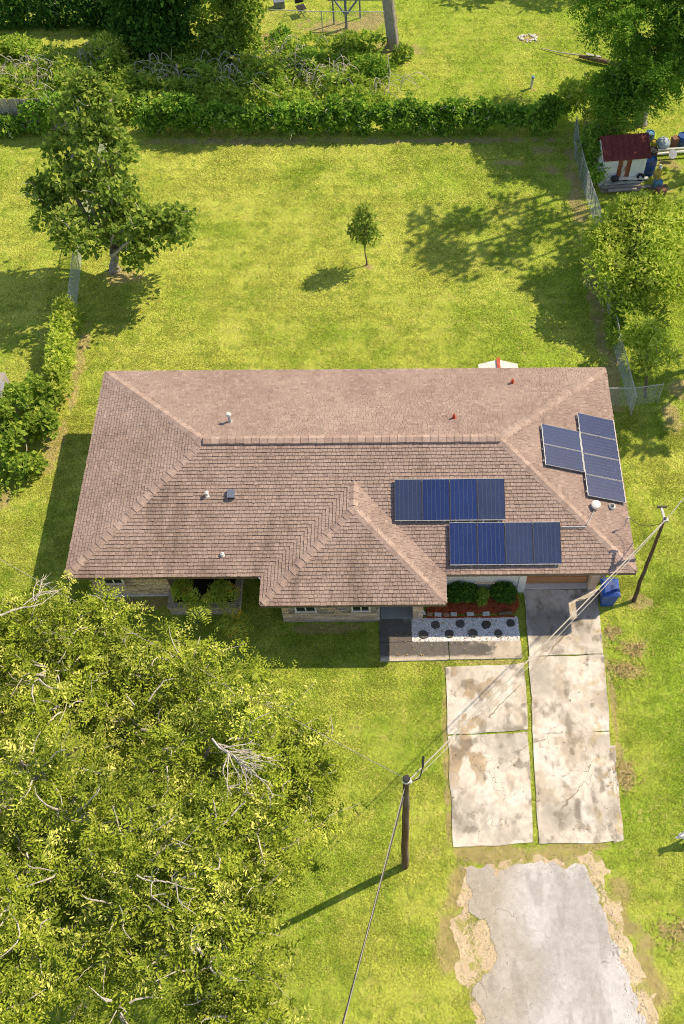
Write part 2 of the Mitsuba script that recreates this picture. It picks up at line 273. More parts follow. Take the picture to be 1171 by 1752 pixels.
def wobble(pts, amp, seed, step=.15, freq=1.3):
    ring = shapely.segmentize(shapely.LinearRing(pts), step)
    c = np.array(ring.coords)[:-1]
    q = np.concatenate([c * freq, np.zeros((len(c), 1))], 1)
    d = np.stack([meshkit.fbm(q, 4, seed) - .5, meshkit.fbm(q + 50, 4, seed + 7) - .5], 1) * 2 * amp
    return shapely.Polygon(c + d).buffer(0)
def biggest(g): return max(getattr(g, 'geoms', [g]), key=lambda a: a.area)

drive = struct('driveway', 'cracked pale concrete driveway of two strips divided by a grass seam')
SLABS = [[(3.22, -2.28), (6.02, -2.20), (5.95, -4.62), (4.85, -4.70), (3.24, -4.76)], [(3.24, -4.80), (4.85, -4.78), (5.95, -4.72), (5.86, -8.38), (3.27, -8.48)],
         [(6.20, .72), (8.88, .72), (8.84, -1.86), (6.2, -1.92)], [(6.2, -1.95), (8.84, -1.89), (8.72, -4.70), (6.10, -4.74)], [(6.10, -4.77), (8.72, -4.73), (8.50, -8.36), (6.02, -8.42)]]
hard = []
for i, s in enumerate(SLABS):
    g = biggest(wobble(s, .055, 11 + i)); hard.append(g)
    part(drive, 'slab', MB(40 + i).prism(g, -.05, [.035, .03, .05, .045, .04][i]), 'concrete')
g = biggest(wobble([(8.52, -5.2), (8.86, -5.2), (8.74, -8.3), (8.42, -8.4)], .10, 77)); hard.append(g)
part(drive, 'crumbled_edge', MB(9).prism(g.difference(hard[4].buffer(.01)) if g.difference(hard[4]).geom_type == 'Polygon' else g, -.05, .022), 'concrete')
walk = struct('walkway', 'grey and near black concrete walkway in front of the porch')
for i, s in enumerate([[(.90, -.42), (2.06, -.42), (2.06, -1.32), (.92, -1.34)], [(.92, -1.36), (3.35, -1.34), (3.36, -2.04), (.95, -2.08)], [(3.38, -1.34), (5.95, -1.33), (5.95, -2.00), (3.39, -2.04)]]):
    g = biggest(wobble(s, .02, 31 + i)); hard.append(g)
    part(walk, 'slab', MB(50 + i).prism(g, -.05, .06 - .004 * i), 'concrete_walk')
sandp = biggest(wobble([(3.5, -9.1), (5.0, -8.8), (7.9, -8.75), (8.35, -10.4), (8.75, -11.6), (9.2, -13.5), (10.4, -19), (3.0, -19), (3.7, -13.3), (3.3, -12.2), (3.2, -11.2), (3.35, -10.2)], .5, 5, .05, 2.2))
asph = biggest(wobble([(3.6, -9.3), (4.3, -9.15), (4.5, -9.5), (4.75, -9.15), (5.3, -9.05), (7.4, -9.1), (7.85, -10.6), (8.25, -11.7), (8.75, -13.5), (9.8, -19), (4.2, -19), (4.0, -13.4), (3.75, -12.7), (4.3, -12.15), (4.55, -11.6), (4.3, -10.95), (3.65, -10.5)], .36, 6, .06, 1.6))
struct('sand_verge', 'bare sandy verge round the asphalt apron', MB().prism(sandp, -.1, .006), 'sand')
struct('asphalt_apron', 'worn grey asphalt apron below the driveway', MB().prism(asph, -.1, .022), 'asphalt')
hard += [asph]; sand_only = sandp.difference(asph)
def scatter(poly, n, seed):
    r = rng_of(seed); x0, y0, x1, y1 = poly.bounds
    q = r.random((n * 6, 2)) * [x1 - x0, y1 - y0] + [x0, y0]
    return q[shapely.contains_xy(poly, q[:, 0], q[:, 1])][:n]
OCT = trimesh.creation.icosphere(0)
# white gravel bed with stepping stones
gravelp = biggest(wobble([(2.06, -.45), (2.55, -.40), (5.90, -.36), (5.92, -1.32), (2.08, -1.32)], .015, 8)); hard.append(gravelp)
gb = struct('gravel_bed', 'white gravel bed between walkway and red mulch')
part(gb, 'base', MB().prism(gravelp, -.05, .025), 'gravel_bed_mat')
def stones(pts, size, z, seed, flatten=.6):
    r = rng_of(seed); n = len(pts); m = MB(seed)
    v0, f0 = np.array(OCT.vertices), np.array(OCT.faces)
    s = size * (.6 + .8 * r.random((n, 1, 1))) * np.array([1, .8, flatten])
    v = v0[None] * s * (1 + .25 * (r.random((n, len(v0), 1)) - .5)); a = r.random(n) * 6.28
    ca, sa = np.cos(a)[:, None], np.sin(a)[:, None]
    v = np.stack([v[..., 0] * ca - v[..., 1] * sa, v[..., 0] * sa + v[..., 1] * ca, v[..., 2]], -1)
    v += np.concatenate([pts, np.full((n, 1), z)], 1)[:, None]
    m.raw(v.reshape(-1, 3), (f0[None] + (np.arange(n) * len(v0))[:, None, None]).reshape(-1, 3), np.repeat(r.random((n, 2)), len(v0), 0)); return m
edge = asph.buffer(.25).difference(asph.buffer(-.35)).intersection(shapely.box(2, -14.5, 11, -8.6))
struct('loose_gravel', 'loose grit along the broken asphalt edge', stones(scatter(edge, 1100, 61), .016, .022, 62), 'grit_mat', 'stuff')
part(gb, 'pebbles', stones(scatter(gravelp, 4500, 3), .026, .03, 4), 'gravel_mat', kind='stuff')
ROW = ['first', 'second', 'third', 'fourth']
for i, (x, y) in enumerate([(2.93, -.68), (3.83, -.65), (4.75, -.69), (5.63, -.64), (2.49, -1.06), (3.41, -1.04), (4.25, -1.03), (5.17, -1.04)]):
    k = thing('stepping_stone', f'dark stepping stone, {ROW[i % 4]} from the left in the gravel row nearer the {"mulch" if i < 4 else "walkway"}', 'stepping stone', 'round stepping stones on the gravel')
    rp = rng_of(100 + i); ring = np.array([(math.cos(a), math.sin(a)) for a in np.arange(14) * .449]) * (.165 + .012 * rp.normal(size=(14, 1))) * (1 + .05 * rp.normal()) + [x, y]
    m = MB(100 + i).mesh(manifold3d.Manifold.hull_points([(*q, z) for q in ring for z in (.03, .06)] + [(*(q * .9 + np.array([x, y]) * .1), .078 + .004 * rp.normal()) for q in ring])); put(k, m, 'stepping_stone_mat')
mulchp = biggest(wobble([(2.62, -.24), (5.78, -.22), (5.98, .05), (5.98, .52), (3.3, .64), (3.22, .1), (2.6, .0)], .02, 12)); hard.append(mulchp)
mu = struct('mulch_bed', 'red mulch bed in front of the entry wall')
part(mu, 'base', MB().prism(mulchp, -.05, .05), 'mulch')
r = rng_of(14); m = MB(15); q = scatter(mulchp.buffer(-.03), 1500, 16)
for x, y in q: m.box((x, y, .056 + r.random() * .015), (.07, .022, .012), r.random() * 6.28, (r.normal() * .25, r.normal() * .25, 0))
part(mu, 'mulch_chips', m, 'chip_mat', kind='stuff')
for i, (x, y, w, d, mat, lab) in enumerate([(2.73, -.26, .2, .14, 'brick_mat', 'reddish brick paver at the left end of the mulch edge'), (3.03, -.28, .25, .15, 'paver_mat', 'leftmost white square paver along the mulch edge'),
        (3.33, -.29, .22, .14, 'brick_mat', 'reddish brick paver between the two leftmost white pavers'), (3.6, -.27, .22, .15, 'paver_mat', 'second white square paver from the left along the mulch edge'),
        (4.2, -.27, .26, .15, 'paver_mat', 'third white square paver from the left along the mulch edge'), (4.77, -.265, .25, .16, 'paver_mat', 'rightmost white square paver along the mulch edge')]):
    k = thing('edging_paver', lab, 'paver'); put(k, MB(120 + i).box((x, y, .055), (w, d, .075), .05 * (i - 3)), mat)
k = thing('edging_log', 'short dark weathered log at the right end of the mulch edge', 'log'); put(k, MB().tube([(5.24, -.25, .07), (5.5, -.245, .085), (5.7, -.22, .07)], [.06, .07, .06], 8), 'bark_brown')
k = thing('white_rock', 'white triangular rock beside the porch pillar', 'rock'); put(k, MB().mesh(manifold3d.Manifold.hull_points([(2.42, -.27, .02), (2.62, -.28, .02), (2.5, -.05, .02), (2.46, -.2, .2), (2.55, -.22, .16), (2.5, -.1, .14)])), 'paver_mat')
k = thing('mulch_border', 'low red brick border between the mulch and the gravel', 'border')
for i in range(16):
    x = 2.68 + i * .2; part(k, 'brick', MB(700 + i).box((x, -.375 + .01 * math.sin(i), .035), (.192, .07, .05), .02 * math.sin(i * 7)), 'mulch')

# ------------------------------------------------------------------ house
W2, D, S, ZE = 9.75, 9.09, .3517, 2.6
house = thing('ranch_house', 'low ranch house with a brown shingle hip roof and stone front', 'house')
roof = house + '__roof'
class Plane:
    def __init__(s, o, U, V):
        s.o, s.U, s.V = np.array(o, float), np.array([*U, 0.0]), np.array([*V, 0.0])
        s.n = nrm(np.cross(s.U, s.V + [0, 0, S]))
        if s.n[2] < 0: s.n = -s.n
    def at(s, u, v, off=0.0):
        u, v = np.asarray(u, float), np.asarray(v, float)
        return s.o + u[..., None] * s.U + v[..., None] * (s.V + [0, 0, S]) + np.asarray(off, float)[..., None] * s.n
HD = D / 2
front = Plane((-W2, 0, ZE), (1, 0), (0, 1)); back = Plane((W2, D, ZE), (-1, 0), (0, -1)); rgt = Plane((W2, 0, ZE), (0, 1), (-1, 0)); lft = Plane((-W2, D, ZE), (0, -1), (1, 0))
WX0, WX1, WY = -3.04, 3.21, -1.13; WH = (WX1 - WX0) / 2
wf = Plane((WX0, WY, ZE), (1, 0), (0, 1)); wl = Plane((WX0, 0, ZE), (0, -1), (1, 0)); wr = Plane((WX1, WY, ZE), (0, 1), (-1, 0))
trap = [(0, 0), (2 * W2, 0), (2 * W2 - HD, HD), (HD, HD)]; tri = [(0, 0), (D, 0), (HD, HD)]
fpoly = shapely.Polygon(trap).difference(shapely.Polygon([(WX0 + W2, -1), (WX0 + W2, 0), (WX0 + W2 + WH, WH), (WX1 + W2, 0), (WX1 + W2, -1)]))
planes = [(front, fpoly), (back, shapely.Polygon(trap)), (rgt, shapely.Polygon(tri)), (lft, shapely.Polygon(tri)),
          (wf, shapely.Polygon([(0, 0), (2 * WH, 0), (WH, WH)])), (wl, shapely.Polygon([(0, 0), (-WY, 0), (-WY - WH, WH), (-WH, WH)])), (wr, shapely.Polygon([(0, 0), (-WY, 0), (-WY + WH, WH), (WH, WH)]))]
deck, shing = MB(1), MB(2); rs = rng_of(77)
for pl, poly in planes:
    m = trimesh.creation.extrude_polygon(poly, 1.0, engine='earcut'); v = np.array(m.vertices)
    deck.raw(pl.at(v[:, 0], v[:, 1], -.055 + .045 * v[:, 2]), m.faces)
    x0, y0, x1, y1 = poly.bounds; dv, k, v0 = .122, 0, -.02
    while v0 < y1:
        ve = min(v0 + dv + .02, y1 + .02)
        cut = lambda vv: sorted([g_.bounds[0], g_.bounds[2]] for g_ in (lambda h_: getattr(h_, 'geoms', [h_]))(poly.intersection(shapely.LineString([(x0 - 1, vv), (x1 + 1, vv)]))) if not g_.is_empty)
        lo_, hi_ = cut(np.clip(v0, y0 + .001, y1 - .002)), cut(np.clip(ve, y0 + .001, y1 - .001))
        if len(hi_) != len(lo_): hi_ = lo_
        for (a, b), (a2, b2) in zip(lo_, hi_):
            u = min(a, a2) - (rs.random() * .2 if k % 2 else 0)
            while u < max(b, b2):
                w = .10 + .11 * rs.random(); ua, ub = max(u, min(a, a2)), min(u + w, max(b, b2)); u += w
                if ub - ua < .03: continue
                ub -= .009; j = rs.normal() * .004; h0 = .030 + .012 * rs.random(); d0 = v0 + j
                bu = np.clip([ua, ub], a, b); tu = np.clip([ua, ub], a2, b2); uu = np.array([bu[0], bu[1], tu[1], tu[0], bu[0], bu[1]]); vv = np.array([d0, d0, ve, ve, d0 + .002, d0 + .002]); oo = np.array([h0, h0, .004, .004, -.008, -.008])
                p = pl.at(uu, vv, oo); q = pl.at(np.array([tu[0], tu[1]]), np.array([ve, ve]), np.array([-.008, -.008]))
                shing.raw(np.vstack([p, q]), [[0, 1, 2, 3], [4, 5, 1, 0], [4, 0, 3, 6], [1, 5, 7, 2]])
        v0 += dv; k += 1
part(house, 'roof', deck, 'deck_mat'); part(roof, 'shingles', shing, 'shingle', kind='stuff')
def caps(A, B, n1, n2, seed, lift=0.0):
    A, B = np.array(A, float), np.array(B, float); L = np.linalg.norm(B - A); d = (B - A) / L; r_ = rng_of(seed)
    side = []
    for n in (n1, n2):
        a = nrm(np.cross(d, n)); side.append(a if a[2] < 0 else -a)
    if abs(side[0][2]) < 1e-3: side = [nrm(np.cross(d, n1)), nrm(np.cross(n2, d))]
    up = nrm(n1 + n2); t = .10 if not lift else 0.0
    while t < L - .05:
        e = min(t + .33, L + .03); w = .165 + .02 * r_.random()
        P0, P1 = A + d * t, A + d * e; lo, hi = .050 + .008 * r_.random() + lift, .030 + lift
        v = [P0 + side[0] * w + up * (lo - .018), P0 + up * lo, P0 + side[1] * w + up * (lo - .018), P1 + side[0] * (w - .01) + up * (hi - .012), P1 + up * hi, P1 + side[1] * (w - .01) + up * (hi - .012),
             P0 + side[0] * w, P0 - up * .0, P0 + side[1] * w, P1 + side[0] * w - up * .01, P1 + side[1] * w - up * .01]
        part(roof, 'ridge_cap', MB(int(seed * 1000 + t * 100)).raw(v, [[0, 1, 4, 3], [1, 2, 5, 4], [6, 7, 1, 0], [7, 8, 2, 1], [6, 0, 3, 9], [8, 10, 5, 2]]), 'cap_mat'); t += .285
RH = ZE + S * HD
rl, rr = np.array([-W2 + HD, HD, RH]), np.array([W2 - HD, HD, RH])
caps((-W2, 0, ZE), rl, front.n, lft.n, 1); caps((W2, 0, ZE), rr, front.n, rgt.n, 2); caps((-W2, D, ZE), rl, back.n, lft.n, 3); caps((W2, D, ZE), rr, back.n, rgt.n, 4); caps(rl, rr, front.n, back.n, 5, .075)
part(roof, 'ridge_shade_strip', MB().box2((rl[0] + .05, HD - .15, RH - .09), (rr[0] - .05, HD + .15, RH + .045)), 'rubber')  # black strip that draws the shade line below the ridge caps
wa, wb = np.array([(WX0 + WX1) / 2, WY + WH, ZE + S * WH]), np.array([(WX0 + WX1) / 2, WH, ZE + S * WH])
caps((WX0, WY, ZE), wa, wf.n, wl.n, 6); caps((WX1, WY, ZE), wa, wf.n, wr.n, 7); caps(wa, wb, wl.n, wr.n, 8)
m = MB(5)
for a, b in (((-W2, -.0), (WX0, .0)), ((WX1, .0), (W2, .0))): m.box2((a[0], -.012, ZE - .17), (b[0], .02, ZE - .008))
m.box2((WX0, WY - .012, ZE - .17), (WX1, WY + .02, ZE - .008)); m.box2((-W2, D - .02, ZE - .17), (W2, D + .012, ZE - .008))
m.box2((-W2 - .012, .021, ZE - .17), (-W2 + .02, D - .021, ZE - .008)); m.box2((W2 - .02, .021, ZE - .17), (W2 + .012, D - .021, ZE - .008))
m.box2((WX0 - .012, WY + .021, ZE - .17), (WX0 + .02, -.013, ZE - .008)); m.box2((WX1 - .02, WY + .021, ZE - .17), (WX1 + .012, -.013, ZE - .008))
part(house, 'fascia', m, 'fascia')
m = MB(6); m.box2((-W2 + .03, .03, ZE - .10), (W2 - .03, D - .03, ZE - .085)); m.box2((WX0 + .03, WY + .03, ZE - .104), (WX1 - .03, .029, ZE - .089)); part(house, 'soffit', m, 'fascia')
m = MB(7)
m.box2((-9.35, .66, 0), (-6.62, 8.5, ZE - .11)); m.box2((-6.619, 1.3, 0), (-2.52, 8.499, ZE - .112)); m.box2((-2.519, -.43, 0), (.92, 8.498, ZE - .114)); m.box2((.921, .62, 0), (2.30, 8.497, ZE - .116))
m.box2((2.301, .70, 0), (5.95, 8.496, ZE - .118)); m.box2((5.951, 1.0, 0), (9.2, 8.495, ZE - .12))
wall = part(house, 'wall', m, 'mortar')
def veneer(x0, x1, y, z0, z1, seed, skip=(), wallkey=wall):
    r_ = rng_of(seed); z = z0; m = MB(seed)
    while z < z1 - .03:
        h = .07 + .06 * r_.random(); x = x0
        while x < x1 - .02:
            w = min(.18 + .42 * r_.random(), x1 - x)
            if not any(a < x + w and x < b and c < z + h and z < d for a, b, c, d in skip):
                m.box((x + w / 2, y - .02 + .012 * r_.random(), z + h / 2), (w - .012, .06, h - .012))
            x += w
        z += h
    part(wallkey, 'stones', m, 'stone_mat', kind='stuff')
wins = []
def window(x0, x1, y, z0, z1, label=None):
    m = MB(3); m.box2((x0 - .06, y - .07, z0 - .07), (x1 + .06, y - .02, z0)); m.box2((x0 - .06, y - .07, z1), (x1 + .06, y - .02, z1 + .06)); m.box2((x0 - .06, y - .068, z0), (x0, y - .02, z1)); m.box2((x1, y - .068, z0), (x1 + .06, y - .02, z1)); m.box2(((x0 + x1) / 2 - .02, y - .055, z0), ((x0 + x1) / 2 + .02, y - .022, z1))
    k = key_of(house + '__window'); put(k, m, 'white_paint')
    part(k, 'pane', MB().box2((x0, y - .04, z0), (x1, y - .012, z1)), 'glass_dark')
    part(k, 'sill', MB().box2((x0 - .12, y - .13, z0 - .13), (x1 + .12, y - .02, z0 - .075)), 'stone_mat')
window(-8.85, -8.25, .66, 1.03, 2.0); window(-2.0, -1.35, -.43, .84, 2.0); window(.0, .55, -.43, .84, 2.0); window(-6.2, -4.4, 1.3, .5, 1.9); window(4.45, 4.95, .70, .92, 2.0)
veneer(-9.36, -6.60, .64, .22, 2.45, 21, [(-9.0, -8.1, .88, 2.1)]); veneer(-2.53, .93, -.45, .10, 2.45, 22, [(-2.15, -1.2, .70, 2.1), (-.15, .7, .70, 2.1)])
veneer(-6.58, -2.54, 1.28, .1, 2.45, 24, [(-6.35, -4.25, .36, 2.0)])
part(house, 'foundation_ledge', MB().box2((-9.42, .55, .12), (-6.56, .66, .20)), 'white_paint'); part(house, 'foundation', MB(4).box2((-9.38, .58, 0), (-6.6, .659, .12)).box2((-2.55, -.5, 0), (.94, -.431, .09)), 'mortar')
m = MB(8)                                                                      # porch
part(house, 'porch_floor', m.box2((.94, -.42, 0), (2.30, .619, .12)), 'porch_mat')
pi = part(house, 'porch_pillar', MB().box2((2.12, -.44, .0), (2.46, -.10, ZE - .11)), 'mortar')
m = MB(9); rv = rng_of(33); z = .05
while z < 2.4:
    h = .08 + .05 * rv.random(); cx = 2.29 + .03 * (rv.random() - .5)
    for a, b in ((2.10, cx), (cx, 2.48)): m.box(((a + b) / 2, -.27, z + h / 2), (b - a - .012, .385, h - .012))
    z += h
part(pi, 'stones', m, 'stone_mat', kind='stuff')
d = part(house, 'front_door', MB().box2((1.15, .575, .12), (2.0, .618, 2.1)), 'porch_mat'); part(d, 'handle', MB().tube([(1.24, .55, 1.0), (1.24, .54, 1.1), (1.24, .55, 1.2)], .012), 'galv')
m = MB(10)                                                                     # white lap siding of the entry wall
for i in range(14): m.box((4.12, .665, .18 + i * .165), (3.6, .03, .16), 0, (.06, 0, 0))
part(wall, 'siding_boards', m, 'siding_mat', kind='stuff')
gd = part(house, 'garage_door', MB().box2((6.22, .955, .10), (8.50, .998, 2.2)), 'garage_mat')
for i in range(4): part(gd, 'panel', MB(30 + i).box2((6.25, .93, .12 + i * .52), (8.47, .954, .60 + i * .52)), 'garage_mat')
part(house, 'garage_threshold', MB().box2((6.05, .74, .0), (8.72, .999, .085)), 'white_paint')
part(house, 'garage_post', MB().box2((5.94, .62, .0), (6.20, .998, ZE - .13)), 'white_paint'); part(house, 'garage_post', MB().box2((8.55, .70, .0), (8.85, .998, ZE - .13)), 'stone_mat', label='tan garage post beside the blue bin')
# back awning
m = MB(); c0 = np.array([5.60, 9.10, 2.32])
for sgn, mat, nm in ((-1, 'white_paint', 'left'), (1, 'pink_paint', 'right')):
    x = 5.62 + sgn * .05; e = 5.62 + sgn * .78; mm = MB(3).raw([(x, 9.0, 2.40), (e, 9.0, 2.28), (e, 9.66, 2.23), (x, 9.76, 2.36), (x, 9.0, 2.36), (e, 9.0, 2.24), (e, 9.66, 2.19), (x, 9.76, 2.32)], [[0, 1, 2, 3], [4, 7, 6, 5], [0, 4, 5, 1], [1, 5, 6, 2], [2, 6, 7, 3], [3, 7, 4, 0]])
    part(house, 'awning_slope', mm, mat)
part(house, 'awning_ridge', MB().box((5.62, 9.46, 2.40), (.13, .74, .07), 0, (-.04, 0, 0)), 'red_paint')
# vents
def zroof(x, y): return ZE + S * min(y, D - y, W2 - x, x + W2)
k = part(house, 'vent_pipe', MB().tube([(-4.42, 5.67, zroof(-4.42, 5.67) - .05), (-4.42, 5.67, zroof(-4.42, 5.67) + .42)], .055, 12).tube([(-4.42, 5.67, zroof(-4.42, 5.67) - .03), (-4.42, 5.67, zroof(-4.42, 5.67) + .05)], [.14, .07], 12), 'galv', 30, 'tall grey vent pipe with a white cap on the back slope')
part(k, 'cap', MB().lathe([(0, .12), (.07, .1), (.10, .04), (.09, 0), (0, 0)], (-4.42, 5.67, zroof(-4.42, 5.67) + .40), 14), 'white_plastic', 40)
for x, y in ((3.665, 5.777), (6.013, 8.053)):
    z = zroof(x, y); part(house, 'vent_pipe', MB().lathe([(.13, -.05), (.1, .02), (.055, .04), (.05, .24), (.02, .25), (0, .2)], (x, y, z), 12), 'red_paint', 30, 'short red vent pipe ' + ('near the ridge' if x < 5 else 'near the back eave'))
def mush(x, y, h, r, mat, lab):
    z = zroof(x, y); k = part(house, 'vent_pipe', MB().lathe([(r * 1.6, -.05), (r * 1.2, .02), (r * .6, .04), (r * .6, h)], (x, y, z), 12), mat, 30, lab); part(k, 'cap', MB().lathe([(0, .08), (r, .03), (r, 0), (0, -.01)], (x, y, z + h), 12), mat, 30)
mush(-5.0, 2.67, .18, .07, 'white_plastic', 'small white capped vent on the front slope'); mush(-4.41, .68, .08, .07, 'white_plastic', 'low white vent near the front eave')
x, y = -4.17, 2.68; z = zroof(x, y)
k = part(house, 'box_vent', MB().box((x, y, z + .06), (.26, .3, .22), 0, (.33, 0, 0)), 'steel_blue', label='small blue grey box vent on the front slope'); part(k, 'opening', MB().box((x, y - .155, z + .03), (.2, .02, .12), 0, (.33, 0, 0)), 'glass_dark')
x, y = 8.53, 2.36; z = zroof(x, y)
k = part(house, 'turbine_vent', MB().lathe([(.08, -.06), (.08, .1), (.15, .12), (.17, .18), (.16, .25), (.1, .29), (0, .3)], (x, y, z), 18), 'white_plastic', 40, 'white domed vent below the side panels')
x, y = 9.17, 2.50; z = zroof(x, y)
part(house, 'vent_collar', MB().lathe([(.12, 0), (.12, .14), (.08, .16), (.06, .10), (.06, .02)], (x, y, z - .02), 14), 'galv', 30)
mast = part(house, 'service_mast', MB().tube([(9.5, 1.69, 2.62), (9.5, 1.69, 3.35), (9.53, 1.69, 3.43), (9.6, 1.69, 3.42)], .03, 8), 'galv', 30)
part(house, 'conduit', MB().tube([(7.24, 1.49, zroof(0, 1.49) + .07), (8.09, 1.485, zroof(0, 1.485) + .07)], .025, 6), 'alu')
part(house, 'conduit', MB().tube([(8.12, 1.5, 3.25), (8.5, 2.26, 3.10)], .02, 6), 'alu')
for a, b in (((3.30, 0.0, 2.49), (3.30, .4, 2.49)), ((-3.15, -.02, 2.53), (-3.05, -.1, 2.53))): part(house, 'gutter_end', MB().tube([a, b], .05, 8), 'white_paint')

# ------------------------------------------------------------------ solar panels
def panel(pl, u0, u1, v0, v1, mat, lab, grp, cols, rows):
    k = thing('solar_panel', lab, 'solar panel', grp); o = .115
    def q(m, a, b, c, e, z0, z1):
        uu = np.array([a, b, b, a] * 2); vv = np.array([c, c, e, e] * 2); m.raw(pl.at(uu, vv, np.array([z0] * 4 + [z1] * 4)), BOXF)
    fs = 'frame_dark' if pl is front else 'frame_mid'; m = MB(); t, tv = (.012, .018) if pl is front else (.015, .014)
    q(m, u0, u0 + t, v0 + tv, v1 - tv, o, o + .042); part(k, 'frame_side', m, fs); m = MB(); q(m, u1 - t, u1, v0 + tv, v1 - tv, o, o + .042); part(k, 'frame_side', m, fs)
    for va in (v0, v1 - tv): part(k, 'frame_edge', (lambda m: (q(m, u0, u1, va, va + tv, o, o + .042), m)[1])(MB()), 'galv')
    m = MB(); q(m, u0 + t, u1 - t, v0 + tv, v1 - tv, o + .01, o + .03); part(k, 'backsheet', m, 'backsheet' if pl is front else 'backsheet_dark')
    m = MB(len(used)); a0, b0, du, dv_ = u0 + t + .008, v0 + tv + .008, (u1 - u0 - 2 * t - .016) / cols, (v1 - v0 - 2 * tv - .016) / rows; base = MB(len(used)).r.random(2)
    for i in range(cols):
        for j in range(rows):
            uv = np.tile(np.clip(base * .85 + .15 * m.r.random(2), 0, 1), (4, 1)); g = .0065
            m.raw(pl.at(np.array([a0 + i * du + g, a0 + (i + 1) * du - g, a0 + (i + 1) * du - g, a0 + i * du + g]), np.array([b0 + j * dv_ + .0005] * 2 + [b0 + (j + 1) * dv_ - .0005] * 2), np.full(4, o + .034)), [[0, 1, 2, 3]], uv)
    part(k, 'cells', m, mat, kind='stuff')
    for a in (.22, .78): m = MB(); q(m, u0 + .0 + (u1 - u0) * a - .02, u0 + (u1 - u0) * a + .02, v0 - .03, v1 + .03, .03, o - .002); part(k, 'rail', m, 'alu')
    return k
FP = lambda x: x + W2
o4 = ['first', 'second', 'third', 'fourth']
for i in range(4):
    x0 = 1.50 + i * .957; panel(front, FP(x0), FP(x0 + .945), 1.735, 3.14, ['cell_grey', 'cell_blue', 'cell_blue', 'cell_grey'][i], f'{["grey blue", "bright blue", "bright blue", "grey blue"][i]} solar panel, {o4[i]} from the left in the upper front row', 'upper front row of solar panels', 6, 10)
for i in range(4):
    x0 = 3.37 + i * .957; panel(front, FP(x0), FP(x0 + .945), .262, 1.668, ['cell_blue', 'cell_blue', 'cell_grey', 'cell_grey'][i], f'{["bright blue", "bright blue", "grey blue", "grey blue"][i]} solar panel, {o4[i]} from the left in the lower front row', 'lower front row of solar panels', 6, 10)
RV = lambda x: W2 - x
for i in range(4):
    y0 = 6.39 - i * .922; panel(rgt, y0 - .905, y0, RV(9.665), RV(8.235), 'cell_mid', f'solar panel on the right slope, {o4[i]} from the back in the column along the eave', 'solar panels along the right eave', 6, 10)
for i in range(2):
    y0 = 5.50 - i * .905; panel(rgt, y0 - .895, y0, RV(8.215), RV(6.765), 'cell_mid', f'solar panel on the right slope in the pair nearer the ridge, {["back", "front"][i]} one', 'pair of solar panels nearer the ridge', 6, 10)

# ------------------------------------------------------------------ foliage
def leaves(m, P, A, L, w, r_, uv=None, up=None):
    """Folded diamond leaves at P along A."""
    n = len(P); L, w = np.broadcast_to(L, n)[:, None], np.broadcast_to(w, n)[:, None]
    ref = nrm(r_.normal(size=(n, 3)) * .55 + [0, 0, 1.0]) if up is None else up
    side = nrm(np.cross(A, ref)); nn = np.cross(side, A)
    v = np.stack([P, P + A * L * .45 + side * w * .5 + nn * w * .12, P + A * L - nn * L * .08, P + A * L * .45 - side * w * .5 + nn * w * .12], 1).reshape(-1, 3)
    i = np.arange(n)[:, None] * 4
    f = np.concatenate([i + [0, 1, 2], i + [0, 2, 3]]); uv = r_.random((n, 2)) if uv is None else uv
    m.raw(v, f, np.repeat(uv, 4, 0))
def sprigs(m, P, A, L, k, ll, lw, r_, droop=.35, spread=1.0, base_uv=None):
    """Compound sprigs: k leaflets along a drooping stem of length L."""
    n = len(P); t = (np.arange(k) + .6) / k
    side = nrm(np.cross(A, nrm(r_.normal(size=(n, 3)) * .5 + [0, 0, 1.0]))); base_uv = r_.random((n, 2)) if base_uv is None else base_uv
    Q = P[:, None] + A[:, None] * (L[:, None] * t)[..., None] + np.array([0, 0, -1.0]) * (droop * L[:, None] * t ** 2)[..., None]
    sg = np.where(np.arange(k) % 2, 1.0, -1.0)[None, :, None]
    D_ = nrm(A[:, None] * .75 + side[:, None] * sg * spread + r_.normal(size=(n, k, 3)) * .25)
    uv = np.clip(base_uv[:, None] * .75 + .25 * r_.random((n, k, 2)), 0, 1)
    s = (1.15 - .6 * np.abs(t - .4))[None] * np.ones((n, 1)) * (.75 + .5 * r_.random((n, 1)))
    leaves(m, Q.reshape(-1, 3), D_.reshape(-1, 3), (ll * s).ravel(), (lw * s).ravel(), r_, uv.reshape(-1, 2))
def lobe_points(lobes, n, r_, inner=.5, gap=.42, gfreq=.7, seed=0, upbias=.25):
    lobes = np.asarray(lobes, float); ra = lobes[:, 3:] if lobes.shape[1] > 4 else np.repeat(lobes[:, 3:4], 3, 1)
    wgt = ra[:, 0] * ra[:, 1] + ra[:, 0] * ra[:, 2]; i = r_.choice(len(lobes), n, p=wgt / wgt.sum())
    d = nrm(r_.normal(size=(n, 3)) + [0, 0, upbias]); rad = inner + (1.04 - inner) * r_.random(n) ** .6
    P = lobes[i, :3] + d * ra[i] * rad[:, None]
    keep = (meshkit.fbm(P * gfreq, 3, seed) > gap) & (P[:, 2] > .04)
    return P[keep], d[keep], i[keep]
def arc(a, b, r_, sag=.15, n=5):
    t = np.linspace(0, 1, n)[:, None]; a, b = np.array(a, float), np.array(b, float); L = np.linalg.norm(b - a)
    return a + (b - a) * t + (np.sin(np.pi * t) * r_.normal(size=3) * sag * L * .4) + np.cumsum(r_.normal(size=(n, 3)), 0) * np.sin(np.pi * t) * .03 * L
